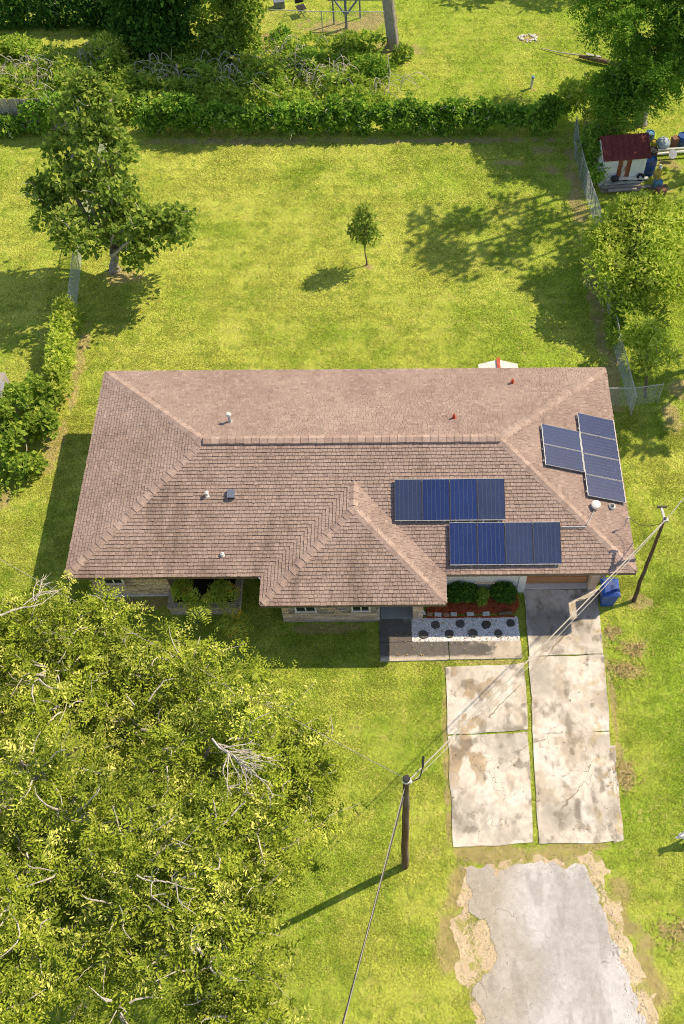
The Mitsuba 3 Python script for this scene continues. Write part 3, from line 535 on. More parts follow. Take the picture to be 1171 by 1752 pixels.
def tree(name, label, cat, base, lobes, n, leafm, barkm, trunk_r, fork=.35, style='leaf', size=(.16, .09), seed=1, group=None, twigs=40, twig_m=None, gap=.42, gfreq=.7, inner=.5, twig_r=.012, lean=None, limbs=True, splen=.38, spk=9, droop=.35, shoots=0, sub=0, subr=.6):
    k = thing(name, label, cat, group); r_ = rng_of(seed); lobes = np.asarray(lobes, float); base = np.array([*base, 0.0])
    ctr = lobes[:, :3].mean(0) if lean is None else np.array(lean, float)
    m = MB(seed); top = base + (ctr - base) * fork
    if trunk_r:
        m.tube(np.vstack([base - [0, 0, .1], base + [0, 0, .12], arc(base + [0, 0, .3], top, r_, .1, 4)]), [trunk_r * 1.5, trunk_r * 1.2, trunk_r, trunk_r * .95, trunk_r * .85, trunk_r * .8], 10)
        if limbs:
            for lb in lobes:
                e = lb[:3]; m.tube(arc(top, e, r_, .2), np.linspace(trunk_r * .6, max(trunk_r * .14, .012), 5), 6)
        part(k, 'trunk', m, barkm, smooth=True)
    if sub:                                                             # each lobe breaks into many flattened leaf clumps
        sl = []
        for lb in lobes:
            ra = lb[3:6]; dd = nrm(r_.normal(size=(sub, 3)) + [0, 0, .45])
            for q in dd: rr_ = subr * (.7 + .6 * r_.random()); sl.append([*(lb[:3] + q * (ra - .3 * rr_) * (.72 + .3 * r_.random())), rr_, rr_, rr_ * .62])
        sl = np.array(sl); sl = sl[sl[:, 2] > .15]; P, d, i = lobe_points(sl, n, r_, inner, gap, gfreq, seed, .5); lobes = sl
    else: P, d, i = lobe_points(lobes, n, r_, inner, gap, gfreq, seed)
    m = MB(seed + 1)
    if style == 'clump':
        nf = 7; u0 = r_.random((len(P), 2)); Pc = np.repeat(P, nf, 0); dc = np.repeat(d, nf, 0); uc = np.repeat(u0, nf, 0)
        A = nrm(dc * .55 + r_.normal(size=Pc.shape) * .62 + [0, 0, .12]); sprigs(m, Pc + A * .04, A, splen * (.55 + .8 * r_.random(len(Pc))), spk, size[0], size[1], r_, droop, .9, uc)
    elif style == 'sprig':
        A = nrm(d + r_.normal(size=d.shape) * .55 + [0, 0, .1]); sprigs(m, P, A, splen * (.6 + .8 * r_.random(len(P))), spk, size[0], size[1], r_, droop)
    else:
        A = nrm(d * .6 + r_.normal(size=d.shape) * .8 + [0, 0, -.1]); leaves(m, P, A, size[0] * (.6 + .8 * r_.random(len(P))), size[1] * (.6 + .8 * r_.random(len(P))), r_)
    if shoots:
        sm = MB(seed + 3)
        for j in r_.choice(len(P), shoots, replace=False):
            L_ = .7 + .9 * r_.random(); e = P[j] + nrm(d[j] * [1, 1, .5] + r_.normal(size=3) * .3) * L_; p_ = arc(P[j] - d[j] * .5, e, r_, .3, 9); sm.tube(p_, np.linspace(.014, .005, 9), 4, cap=False)
            A = nrm(np.gradient(p_, axis=0) + r_.normal(size=(9, 3)) * .5); sprigs(m, np.repeat(p_[2:], 3, 0), nrm(np.repeat(A[2:], 3, 0) + r_.normal(size=(21, 3)) * .7), .24 * (.6 + .8 * r_.random(21)), 6, size[0] * .8, size[1], r_, droop, .9, np.tile(r_.random(2), (21, 1)))
        part(k, 'shoots', sm, twig_m or barkm, kind='stuff')
    part(k, 'crown', m, leafm)
    if twigs:
        m = MB(seed + 2); j = r_.choice(len(P), min(twigs, len(P)), replace=False)
        for q in j:
            c = lobes[i[q], :3]; a = c + (P[q] - c) * .35; e = P[q] + d[q] * (.1 + (.6 if style == 'clump' else .35) * r_.random()); m.tube(arc(a, e, r_, .35, 6), np.linspace(twig_r * 2, twig_r * .6, 6), 4, cap=False)
        part(k, 'twigs', m, twig_m or barkm, kind='stuff')
    return k

# the big feathery tree in the lower left corner
BIG = [(-6.4, -8.6, 6.6, 2.3, 2.3, 1.6), (-3.6, -7.2, 6.0, 2.1, 2.0, 1.6), (-4.2, -10.4, 6.4, 2.3, 2.2, 1.7), (-2.7, -8.6, 5.0, 1.5, 1.8, 1.5), (-3.0, -11.5, 5.4, 1.8, 2.0, 1.6), (-5.6, -5.4, 5.2, 1.9, 1.7, 1.4), (-3.0, -5.3, 4.3, 1.4, 1.2, 1.2), (-1.7, -6.9, 3.8, .9, .9, .9), (-4.2, -13.2, 6.0, 2.2, 1.9, 1.6), (-2.3, -13.8, 4.6, 1.5, 1.6, 1.4), (-6.6, -12.0, 7.0, 2.2, 2.2, 1.6), (-3.2, -9.0, 3.6, 2.2, 2.6, 1.3), (-5.2, -7.2, 4.0, 2.4, 2.2, 1.4), (-5.0, -10.6, 4.4, 2.4, 2.4, 1.4)]
tree('feathery_tree', 'big feathery yellow green tree with bare grey twigs filling the lower left corner', 'tree', (-4.4, -8.8), BIG, 2600, 'leaf_feather', 'bark_grey', .3, .45, 'clump', (.135, .050), 5, twigs=620, twig_m='bark_pale', gap=.455, gfreq=.62, inner=.42, twig_r=.014, splen=.66, spk=11, droop=.35, shoots=70, sub=11, subr=.85)
BIG2 = [(-9.4, -6.2, 6.2, 2.3, 2.2, 1.7), (-8.5, -4.2, 4.9, 1.9, 1.6, 1.4), (-10.4, -3.6, 4.6, 1.8, 1.4, 1.3), (-9.2, -9.9, 7.0, 2.2, 2.2, 1.6), (-11.2, -5.0, 5.6, 2.2, 2.2, 1.6), (-8.6, -12.6, 7.2, 2.1, 2.1, 1.6), (-11.2, -8.6, 6.2, 2.2, 2.2, 1.6), (-7.2, -3.9, 4.6, 1.4, 1.3, 1.2), (-7.6, -6.4, 4.2, 2.2, 2.2, 1.4), (-8.6, -10.0, 4.8, 2.2, 2.4, 1.4), (-9.9, -2.4, 3.7, 1.0, .7, .8)]
tree('feathery_tree', 'lighter feathery tree at the left edge, in front of the left end of the house', 'tree', (-10.6, -7.4), BIG2, 2050, 'leaf_feather', 'bark_grey', .26, .45, 'clump', (.135, .050), 6, twigs=480, twig_m='bark_pale', gap=.455, gfreq=.62, inner=.42, twig_r=.014, splen=.66, spk=11, droop=.35, shoots=50, sub=11, subr=.85)
def spray(name, label, root, tip, n, seed, r0=.03, width=.5):
    k = thing(name, label, 'branch'); r_ = rng_of(seed); m = MB(seed); root, tip = np.array(root, float), np.array(tip, float); d = nrm(tip - root); L = np.linalg.norm(tip - root); s = nrm(np.cross(d, [0, 0, 1.0]))
    m.tube(arc(root, tip, r_, .05, 8), np.linspace(r0, .008, 8), 5)
    for i in range(n):
        a = root + d * L * (.08 + .6 * r_.random()); e = a + d * L * (.2 + .35 * r_.random()) + s * r_.normal() * width + [0, 0, r_.normal() * .15]; p = arc(a, e, r_, .3, 7); m.tube(p, np.linspace(.018, .006, 7), 4, cap=False)
        for _ in range(3):
            b = p[3 + int(r_.random() * 3)]; m.tube(arc(b, b + nrm(d + s * r_.normal() * .9 + [0, 0, r_.normal() * .3]) * .35, r_, .3, 4), np.linspace(.009, .004, 4), 3, cap=False)
    put(k, m, 'bark_pale')
spray('dead_branch', 'spray of bare silvery dead branches on top of the big feathery tree', (-3.1, -7.75, 8.3), (-1.55, -8.85, 7.9), 16, 3)
spray('dead_branch', 'long bare pale branch near the upper left of the feathery trees', (-9.9, -3.6, 6.9), (-8.4, -2.6, 6.5), 5, 4, .03, .35)
spray('dead_branch', 'bare forked twig low in the middle of the big feathery tree', (-4.6, -11.0, 8.2), (-3.2, -11.3, 8.0), 3, 8, .02, .35)
spray('dead_branch', 'bare pale branch at the left edge of the picture below the feathery crown', (-9.9, -10.6, 8.8), (-8.6, -11.3, 8.6), 5, 9, .025, .3)

# back yard trees
TBL = [(-11.1, 17.3, 2.6, 1.6, 1.5, 1.2), (-13.0, 16.9, 2.7, 1.1, 1.0, 1.0), (-13.2, 17.9, 3.6, .9, .9, 1.0), (-12.2, 17.3, 4.2, 1.2, 1.2, 1.1), (-10.3, 17.3, 4.3, 1.3, 1.2, 1.2), (-8.9, 17.0, 2.6, 1.1, 1.0, .9), (-7.9, 17.2, 2.5, .8, .8, .7), (-9.7, 16.6, 2.0, 1.0, .9, .8), (-8.3, 16.1, 3.6, .9, .8, .7), (-9.6, 15.6, 3.9, .9, .8, .7), (-7.7, 16.0, 3.8, .8, .7, .6), (-8.6, 15.3, 4.3, .7, .7, .6), (-11.6, 15.4, 4.0, 1.0, .9, .8), (-11.4, 18.2, 5.4, 1.2, 1.2, 1.2), (-10.4, 18.5, 5.6, 1.1, 1.1, 1.1), (-10.7, 19.2, 6.7, 1.0, 1.0, 1.0), (-10.9, 19.8, 7.3, .8, .8, .8), (-11.4, 18.6, 4.6, 1.3, 1.2, 1.2), (-10.1, 18.7, 4.9, 1.2, 1.1, 1.1), (-12.1, 18.7, 5.2, 1.0, .9, .9), (-11.5, 19.6, 6.3, 1.0, .9, .9), (-10.0, 17.6, 3.3, 1.2, 1.1, 1.0)]
tree('shade_tree', 'dark green tree with open leafy crown at the left of the back yard', 'tree', (-11.19, 17.32), TBL, 14500, 'leaf_dark', 'bark_grey', .2, .3, 'leaf', (.25, .17), 21, twigs=110, twig_m='bark_pale', gap=.42, gfreq=.9, inner=.3, twig_r=.014, sub=10, subr=.52)
SAP = [(.27, 17.6, 2.6, .55, .55, .55), (.15, 17.6, 2.05, .62, .6, .45), (.42, 17.58, 1.75, .55, .5, .4), (.3, 17.62, 3.0, .35, .35, .4), (-.1, 17.6, 1.9, .45, .4, .35)]
tree('sapling', 'small young tree standing alone in the middle of the back lawn', 'tree', (.27, 17.55), SAP, 1500, 'leaf_dark', 'bark_brown', .035, .5, 'leaf', (.17, .08), 22, twigs=12, gap=.40, gfreq=1.8, inner=.3, twig_r=.006)
tree('light_green_bush', 'large light green bush behind the right fence, below the shed', 'bush', (12.1, 15.2), [(12.0, 15.6, 2.1, 1.9, 2.0, 1.5), (13.0, 16.6, 2.3, 1.4, 1.4, 1.3), (11.1, 15.0, 1.7, 1.2, 1.2, 1.1), (13.1, 14.9, 1.8, 1.4, 1.3, 1.2), (12.2, 17.3, 2.4, 1.3, 1.2, 1.1), (11.0, 16.6, 1.9, 1.0, 1.0, 1.0)], 21000, 'leaf_lime', 'bark_grey', .1, .3, 'leaf', (.22, .11), 23, twigs=30, gap=.34, gfreq=1.8, inner=.6, sub=15, subr=.8)
tree('round_bush', 'small mid green bush in front of the large light green bush', 'bush', (11.5, 13.6), [(11.4, 13.2, 1.1, .75, .8, .85), (11.2, 12.6, .8, .6, .6, .6)], 2200, 'leaf_mid', 'bark_grey', .05, .3, 'leaf', (.18, .10), 24, twigs=10, gap=.40, gfreq=1.5)
tree('young_tree', 'pale yellow green little tree beside the chain link gate', 'tree', (11.85, 9.5), [(11.8, 11.0, 1.9, .9, .9, .9), (12.2, 10.3, 1.6, .8, .8, .7), (11.6, 11.9, 1.6, .7, .8, .7)], 3200, 'leaf_lime', 'bark_brown', .07, .5, 'leaf', (.20, .09), 25, twigs=20, gap=.36, gfreq=1.4, inner=.3, sub=9, subr=.34)
TR = [(12.9, 27.6, 5.0, 2.2, 2.0, 2.0), (14.8, 28.4, 6.0, 2.5, 2.2, 2.2), (14.0, 26.2, 4.0, 2.0, 1.6, 1.8), (12.4, 29.6, 5.6, 1.9, 1.8, 1.8), (15.8, 26.4, 5.0, 2.0, 1.8, 2.0), (13.4, 30.5, 7.0, 2.2, 2.0, 1.8), (12.6, 25.8, 2.9, 1.4, 1.2, 1.3), (16.5, 29.5, 6.5, 2.2, 2.2, 2.2)]
tree('broad_tree', 'broad dark green tree overhanging the red roofed shed', 'tree', (14.2, 27.6), TR, 15000, 'leaf_ivy', 'bark_grey', .28, .35, 'sprig', (.16, .08), 26, twigs=120, twig_m='bark_grey', gap=.38, gfreq=.8, splen=.5, spk=7, droop=.6, inner=.3, sub=14, subr=.75)
tree('vine_shrub', 'yellow green viny shrub at the corner where hedge and right fence meet', 'shrub', (11.3, 26.9), [(11.1, 27.2, 1.8, 1.0, .9, 1.2), (11.9, 26.2, 1.7, .9, .8, 1.0), (10.6, 27.6, 1.4, .8, .8, .9), (12.0, 25.0, 1.2, .7, .8, .9)], 3600, 'leaf_lime', 'bark_grey', .06, .3, 'leaf', (.26, .13), 27, twigs=14, gap=.36, gfreq=1.2, inner=.3, sub=9, subr=.42)
tree('dark_shrub', 'dark leafy shrub between the right fence and the shed', 'shrub', (11.3, 23.6), [(11.2, 24.4, 1.2, .6, .9, .9), (11.35, 23.2, .9, .45, .8, .7)], 1600, 'leaf_ivy', 'bark_grey', .04, .3, 'leaf', (.2, .13), 28, twigs=6, gap=.42, gfreq=1.4)

# hedges and vines
r_ = rng_of(31); hl = []
for x in np.arange(-11.0, 9.9, .42):
    hl.append((x, 27.0 + r_.normal() * .08, .55 + .1 * r_.random(), .5, .42, .55)); hl.append((x + .2, 27.1 + r_.normal() * .1, 1.0 + .15 * r_.normal(), .45, .42, .42))
for x in (-9.2, -8.6, -9.0, -1.2, -.4): hl.append((x, 27.0, 1.5 if x < -5 else 1.3, .7, .6, .6))
tree('vine_hedge', 'long vine covered hedge along the back of the yard', 'hedge', (-1, 27), hl, 30000, 'leaf_ivy', 'bark_grey', 0, style='leaf', size=(.20, .14), seed=32, twigs=170, twig_m='bark_pale', gap=.36, gfreq=1.5, inner=.3, twig_r=.011, sub=5, subr=.3)
hl = [(-12.55 + .02 * i, 14.0 - .42 * i, .65 + .12 * (i % 3), .48, .45, .55) for i in range(11)] + [(-12.5 + .02 * i, 14.1 - .42 * i, 1.15, .4, .4, .35) for i in range(10)]
tree('vine_hedge', 'narrow bright green vine hedge running along the left fence', 'hedge', (-12.5, 12), hl, 6500, 'leaf_lime', 'bark_grey', 0, style='leaf', size=(.20, .10), seed=33, twigs=16, gap=.34, gfreq=1.4, inner=.3, sub=6, subr=.3)
tree('round_leaf_bush', 'dense round leaved bush at the left edge beside the house', 'bush', (-13.4, 7.9), [(-13.4, 8.4, 1.2, 1.1, 1.0, 1.0), (-12.9, 9.2, 1.0, .7, .7, .8), (-14.2, 7.6, 1.3, 1.1, 1.0, 1.0), (-13.5, 7.0, .9, .9, .8, .7), (-12.6, 8.0, .8, .6, .6, .6), (-14.6, 8.8, 1.2, .9, .9, .9), (-13.0, 6.2, .5, .7, .6, .4)], 6500, 'leaf_mid', 'bark_grey', .06, .3, 'leaf', (.21, .17), 34, twigs=10, gap=.36, gfreq=1.3, inner=.3, sub=9, subr=.36)
tree('low_weed', 'low weedy clump by the left edge below the round leaved bush', 'weed', (-14.0, 5.4), [(-13.8, 5.5, .3, .8, .6, .35), (-14.6, 4.9, .3, .7, .6, .35)], 1300, 'leaf_mid', 'bark_grey', 0, style='leaf', size=(.2, .08), seed=35, twigs=0, gap=.4, gfreq=1.4)
# wooden fence with vines, back left
wfence = thing('wooden_fence', 'weathered grey board fence at the back left corner', 'fence'); rw = rng_of(40)
for i in range(56):
    x = -20.5 + i * .142; part(wfence, 'board', MB(400 + i).box((x, 27.35 + .01 * rw.normal(), .88 + .03 * rw.normal()), (.132, .02, 1.76), 0, (.02 * rw.normal(), .012 * rw.normal(), 0)), 'old_wood')
for z in (.45, 1.35): part(wfence, 'rail', MB().box((-16.6, 27.40, z), (7.9, .05, .09)), 'old_wood')
k = thing('leaning_fence', 'short leaning grey board fence where the wooden fence ends', 'fence'); put(k, MB(41).box((-12.72, 27.2, .85), (.5, .05, 1.75), .9, (.16, .1, 0)), 'old_wood')
tree('fence_vine', 'tangled vines over the wooden fence in the back left corner', 'vine', (-16, 27), [(-17.9, 27.0, .55, .9, .5, .55), (-16.4, 27.1, .9, .8, .5, .8), (-15.2, 27.2, 1.3, .9, .6, .7), (-14.0, 27.1, 1.2, .8, .6, .9), (-13.2, 27.0, .8, .6, .5, .8), (-19.4, 26.9, .4, .7, .4, .4)], 4200, 'leaf_ivy', 'bark_grey', 0, style='leaf', size=(.22, .14), seed=42, twigs=60, twig_m='bark_pale', gap=.42, gfreq=1.3, twig_r=.012)
# overgrown strip behind the hedge
r_ = rng_of(50); ul = []
for _ in range(210):
    x, y = -20.5 + 21.5 * r_.random(), 28.2 + 5.9 * r_.random(); h = .25 + .55 * r_.random() ** 2; ul.append((x, y, h * .6, .5 + .5 * r_.random(), .5 + .4 * r_.random(), h))
m = MB(51); P, d, _ = lobe_points(ul, 30000, r_, .7, .38, 1.1, 52, 1.0); leaves(m, P, nrm(d * .3 + r_.normal(size=d.shape) * [.8, .8, .35]), .27 * (.6 + .8 * r_.random(len(P))), .12 * (.6 + .8 * r_.random(len(P))), r_)
struct('undergrowth', 'tangled yellow green undergrowth behind the back hedge', m, 'leaf_brush', 'stuff')
WHERE = ['at the far left', 'behind the wooden fence', 'left of the ivy mass', 'below the left ivy mass', 'below the right ivy mass', 'behind the middle of the hedge', 'left of the thick trunk', 'behind the dark shrub by the hedge']
for i, (x, y) in enumerate([(-18.3, 31.6), (-16.2, 30.8), (-14.2, 32.9), (-10.9, 31.2), (-7.4, 31.0), (-4.4, 32.2), (-2.2, 31.0), (0.2, 30.3)]):
    k = thing('dead_vine', f'tangle of grey dead vines in the undergrowth {WHERE[i]}', 'dead vine', 'dead vine tangles'); m = MB(500 + i); rv = rng_of(60 + i)
    for _ in range(34):
        a = np.array([x, y, .2]) + rv.normal(size=3) * [.75, .55, .1]; e = a + rv.normal(size=3) * [.9, .6, .12]; p = arc(a, e, rv, .3, 7); p[:, 2] = np.maximum(p[:, 2], .1) + np.sin(np.linspace(0, np.pi, 7)) * (.4 + .4 * rv.random()); m.tube(p, .018, 4, cap=False)
    put(k, m, 'bark_pale')
for i, (x, y, s, mt, lab) in enumerate([(-13.6, 32.8, 1.0, 'leaf_lime', 'bright yellow green shrub left of the ivy mass'), (-15.6, 31.4, .8, 'leaf_lime', 'yellow green shrub in the undergrowth behind the wooden fence'), (-4.9, 34.9, .6, 'leaf_ivy', 'small dark green shrub below the fence rail at the top'), (-.9, 33.6, .75, 'leaf_mid', 'leafy green shrub left of the thick grey trunk'), (.3, 31.2, .85, 'leaf_ivy', 'dark green shrub at the right end of the undergrowth'), (-9.3, 29.2, .9, 'leaf_mid', 'shrub growing just behind the left part of the hedge'), (-6.0, 32.0, .7, 'leaf_lime', 'low bright shrub below the right ivy mass'), (-2.9, 32.6, .55, 'leaf_ivy', 'small dark shrub in the middle of the undergrowth'), (2.0, 33.2, .45, 'leaf_mid', 'low green clump at the foot of the thick trunk')]):
    tree('shrub', lab, 'shrub', (x, y), [(x, y, s * .8, s, s * .9, s * .8), (x + s * .6, y + .2, s * .5, s * .7, s * .6, s * .5), (x - s * .5, y - .3, s * .5, s * .6, s * .6, s * .5)], int(1500 * s), mt, 'bark_grey', .03, .3, 'leaf', (.22, .11), 70 + i, twigs=5, gap=.40, gfreq=1.3)
# ivy masses at the top
tree('ivy_mass', 'tall dark ivy smothered tree at the top left', 'tree', (-10.7, 34.5), [(-12.2, 34.4, 1.8, 1.5, 1.2, 1.9), (-10.6, 34.1, 1.8, 1.5, 1.2, 1.9), (-11.5, 34.6, 4.0, 1.8, 1.3, 1.6), (-12.6, 34.8, 3.4, 1.2, 1.1, 1.5), (-9.8, 34.2, 3.3, 1.2, 1.1, 1.6), (-11.0, 35.0, 5.3, 1.6, 1.3, 1.2), (-11.3, 33.8, .9, 1.9, .9, .9)], 21000, 'leaf_deep', 'bark_brown', .2, .4, 'leaf', (.26, .18), 80, twigs=20, gap=.34, gfreq=1.0, inner=.3, sub=14, subr=.8)
tree('ivy_mass', 'brighter green vine smothered tree right of the dark ivy tree', 'tree', (-7.2, 34.2), [(-7.9, 34.2, 1.7, 1.3, 1.0, 1.9), (-6.5, 34.1, 1.7, 1.2, .9, 1.8), (-7.2, 33.7, .9, 1.6, .8, .9), (-7.0, 34.8, 3.8, 1.5, 1.1, 1.6), (-5.9, 34.9, 3.4, 1.0, .9, 1.4), (-8.0, 35.0, 4.2, 1.2, 1.1, 1.4), (-6.8, 35.4, 5.3, 1.4, 1.2, 1.1)], 15500, 'leaf_mid', 'bark_brown', .18, .4, 'leaf', (.26, .17), 81, twigs=60, twig_m='bark_pale', gap=.36, gfreq=1.0, inner=.3, sub=14, subr=.72)
hl = [(x, 36.3 + .1 * math.sin(x * 3), z, .6, .45, .6) for x in np.arange(-21.5, -12.4, .5) for z in (.6, 1.4)]
tree('ivy_wall', 'dark ivy covered fence along the top left edge', 'hedge', (-17, 36), hl, 9500, 'leaf_deep', 'bark_grey', 0, style='leaf', size=(.24, .17), seed=82, twigs=60, twig_m='bark_pale', gap=.33, gfreq=1.2)
# thick trunk whose crown is above the frame
def bare_trunk(): return [(1.0, 32.2, 11.5, 1.7, 1.6, 1.4), (2.6, 35.5, 13, 1.8, 1.8, 1.5), (1.2, 36.5, 14.5, 1.8, 1.8, 1.5)]
tree('tall_tree', 'tall tree of which only the thick grey trunk shows at the top', 'tree', (1.54, 34.2), bare_trunk(), 6000, 'leaf_mid', 'bark_grey', .34, .62, 'leaf', (.34, .22), 83, twigs=0, lean=(1.7, 34.8, 13), gap=.42)
# trees beyond the right and top edges that shade the lawn
tree('side_tree', 'tall tree beyond the right edge of the picture, beside the shed', 'tree', (17.4, 24.3), [(16.2, 23.6, 8.6, 2.2, 2.2, 1.8), (17.6, 25.2, 10.2, 2.4, 2.2, 2.0), (18.6, 23.0, 9.4, 2.2, 2.2, 1.9), (19.4, 24.7, 7.6, 2.3, 2.0, 1.6), (21.2, 25.6, 8.6, 2.3, 2.0, 1.7), (21.0, 23.6, 8.0, 2.2, 1.8, 1.6), (16.9, 22.6, 11.2, 2.0, 2.0, 1.6), (15.8, 25.4, 11.8, 1.8, 1.8, 1.5), (14.9, 25.6, 13.4, 1.6, 1.5, 1.2), (15.6, 23.6, 13.2, 1.6, 1.5, 1.2)], 4800, 'leaf_mid', 'bark_grey', .24, .5, 'leaf', (.36, .24), 84, twigs=0, gap=.47, gfreq=.9, inner=.3, sub=8, subr=.7)
tree('side_tree', 'tree beyond the right edge of the picture, beside the light green bush', 'tree', (18.4, 13.4), [(17.2, 13.2, 7.4, 1.8, 1.7, 1.6), (18.8, 14.0, 8.4, 2.0, 1.7, 1.7), (18.2, 12.0, 8.0, 1.9, 1.9, 1.6)], 3200, 'leaf_mid', 'bark_grey', .22, .5, 'leaf', (.36, .24), 85, twigs=0, gap=.45, gfreq=.9, inner=.3, sub=8, subr=.6)
tree('side_tree', 'tree beyond the top edge of the picture', 'tree', (13.5, 44), [(11.5, 43.0, 6.6, 2.4, 2.2, 1.9), (14.0, 44.5, 7.6, 2.6, 2.4, 2.0), (16.5, 43.0, 7.0, 2.4, 2.2, 2.0)], 4200, 'leaf_mid', 'bark_grey', .24, .5, 'leaf', (.4, .26), 86, twigs=0, gap=.42, gfreq=.9)

# bushes and plants by the house
tree('entry_bush', 'large round dark green bush in the red mulch, left of the three', 'bush', (3.85, .3), [(3.85, .42, .5, .52, .36, .42), (3.55, .40, .38, .32, .28, .32), (4.2, .40, .42, .34, .3, .34)], 3000, 'leaf_deep', 'bark_brown', .03, .3, 'leaf', (.10, .06), 90, twigs=0, gap=.30, gfreq=3)
tree('entry_bush', 'small yellow green bush between the two dark bushes', 'bush', (4.66, .25), [(4.66, .36, .36, .22, .22, .34), (4.62, .2, .22, .18, .18, .2)], 900, 'leaf_mid', 'bark_brown', .02, .3, 'leaf', (.10, .055), 91, twigs=0, gap=.30, gfreq=3)
tree('entry_bush', 'round dark green bush in the mulch beside the garage', 'bush', (5.4, .3), [(5.38, .42, .48, .44, .36, .42), (5.6, .36, .36, .28, .28, .3)], 2300, 'leaf_deep', 'bark_brown', .03, .3, 'leaf', (.10, .06), 92, twigs=0, gap=.30, gfreq=3)
pb = thing('planter_box', 'stone planter box with leggy plants beside the left front wall', 'planter')
def bw(name, a, b): part(pb, name, MB(len(used)).box2(a, b), 'planter_stone')
bw('side', (-6.62, -.16, 0), (-4.12, .0, .55)); bw('side', (-6.62, .001, 0), (-6.47, 1.24, .549)); bw('side', (-4.27, .001, 0), (-4.12, 1.24, .549))
part(pb, 'coping', MB(3).box2((-6.66, -.20, .551), (-4.08, .03, .61)).box2((-6.66, .031, .552), (-6.44, 1.24, .609)).box2((-4.30, .031, .552), (-4.08, 1.24, .609)), 'planter_stone')
part(pb, 'soil', MB().box2((-6.469, .001, 0), (-4.271, 1.24, .4)), 'soil')
def palm(x, y, z, n, L, seed, lab, tilt=(0, -.3), h=None):
    k = thing('palm_plant', lab, 'plant'); rp = rng_of(seed); stem, fr = MB(seed), MB(seed + 1); h = h or .35 + .25 * rp.random(); top = np.array([x + tilt[0] * .4, y + tilt[1] * .4, z + h]); stem.tube(arc((x, y, .38), top, rp, .1, 4), [.035, .03, .028, .03], 7); part(k, 'stem', stem, 'bark_brown')
    for i in range(n):
        a = 2 * np.pi * i / n + rp.random() * .5; d = np.array([math.cos(a), math.sin(a), .5 + .4 * rp.random()]); d = nrm(d + [tilt[0], tilt[1], 0]); l = L * (.7 + .5 * rp.random()); t = np.linspace(0, 1, 14)[:, None]; p = top + d * l * t + np.array([0, 0, -1]) * l * .75 * t ** 2; side = nrm(np.cross(d, [0, 0, 1.0])); u = np.tile(rp.random(2), (13, 1))
        fr.tube(p, np.linspace(.009, .003, 14), 3, cap=False)
        for sg in (-1, 1): leaves(fr, p[1:], nrm(np.tile(side * sg + d * .5, (13, 1)) + rp.normal(size=(13, 3)) * .15 - [0, 0, .2]), .20 * np.sin(np.linspace(.5, 2.9, 13)) + .05, .05, rp, u)
    part(k, 'fronds', fr, 'leaf_palm')
palm(-6.1, .4, .5, 13, .5, 93, 'small palm like plant at the left end of the planter box', (0, -.1)); palm(-5.3, .15, .5, 14, .85, 94, 'tall drooping frond plant in the middle of the planter box', (-.1, -.9), .85); palm(-4.75, .4, .6, 12, .75, 95, 'yellowing frond plant at the right end of the planter box', (.25, -.6), .8)
palm(-4.2, -.55, .05, 9, .8, 97, 'arching green plant on the grass in front of the planter box', (.0, -.4))

# ------------------------------------------------------------------ chain link fences
def chain_fence(name, label, pts, h, seed, sp=.075, r=.0032):
    k = thing(name, label, 'fence'); pts = np.array(pts, float); seg = np.linalg.norm(np.diff(pts, axis=0), axis=1); cum = np.concatenate([[0], np.cumsum(seg)]); Lt = cum[-1]
    at = lambda s, z: np.stack([np.interp(s, cum, pts[:, 0]), np.interp(s, cum, pts[:, 1]), np.full_like(np.asarray(s, float), 0) + z], -1)
    m = MB(seed)
    for dr_ in (-1, 1):
        for s0 in np.arange(-h, Lt + h, sp):
            z = np.linspace(.03, h, 7); s = s0 + dr_ * (z - h / 2); ok = (s >= 0) & (s <= Lt)
            if ok.sum() > 1: m.tube(at(s[ok], z[ok]), r, 3, cap=False)
    part(k, 'wire_mesh', m, 'wire', kind='stuff')
    part(k, 'top_rail', MB().tube(at(np.linspace(0, Lt, 12), h + .02), .021, 6), 'galv')
    for s in np.linspace(0, Lt, max(2, int(Lt / 2.6) + 1)):
        p = at(np.array([s]), 0)[0]; part(k, 'post', MB().tube([p, p + [0, 0, h + .06]], .028, 8), 'galv')
    return k
chain_fence('chain_link_fence', 'chain link fence on the right side of the back yard, beside the shed', [(10.62, 26.4), (10.55, 24.7), (10.75, 22), (11.0, 20), (11.05, 17.5), (10.95, 15), (10.95, 12.3), (11.1, 10.3), (11.2, 8.75)], 1.25, 1)
chain_fence('chain_link_gate', 'chain link gate section beside the right side of the house', [(9.95, 9.25), (11.18, 9.25), (12.4, 9.45)], 1.15, 2)
chain_fence('chain_link_fence', 'chain link fence on the left side of the back yard', [(-12.75, 26.9), (-12.85, 22), (-12.85, 18.5), (-12.5, 14.3), (-12.35, 10)], 1.2, 3)
chain_fence('chain_link_fence', 'chain link fence with a white top rail among clutter at the top', [(-5.9, 35.9), (-2.76, 35.63), (1.2, 35.55)], 1.2, 4, .12)

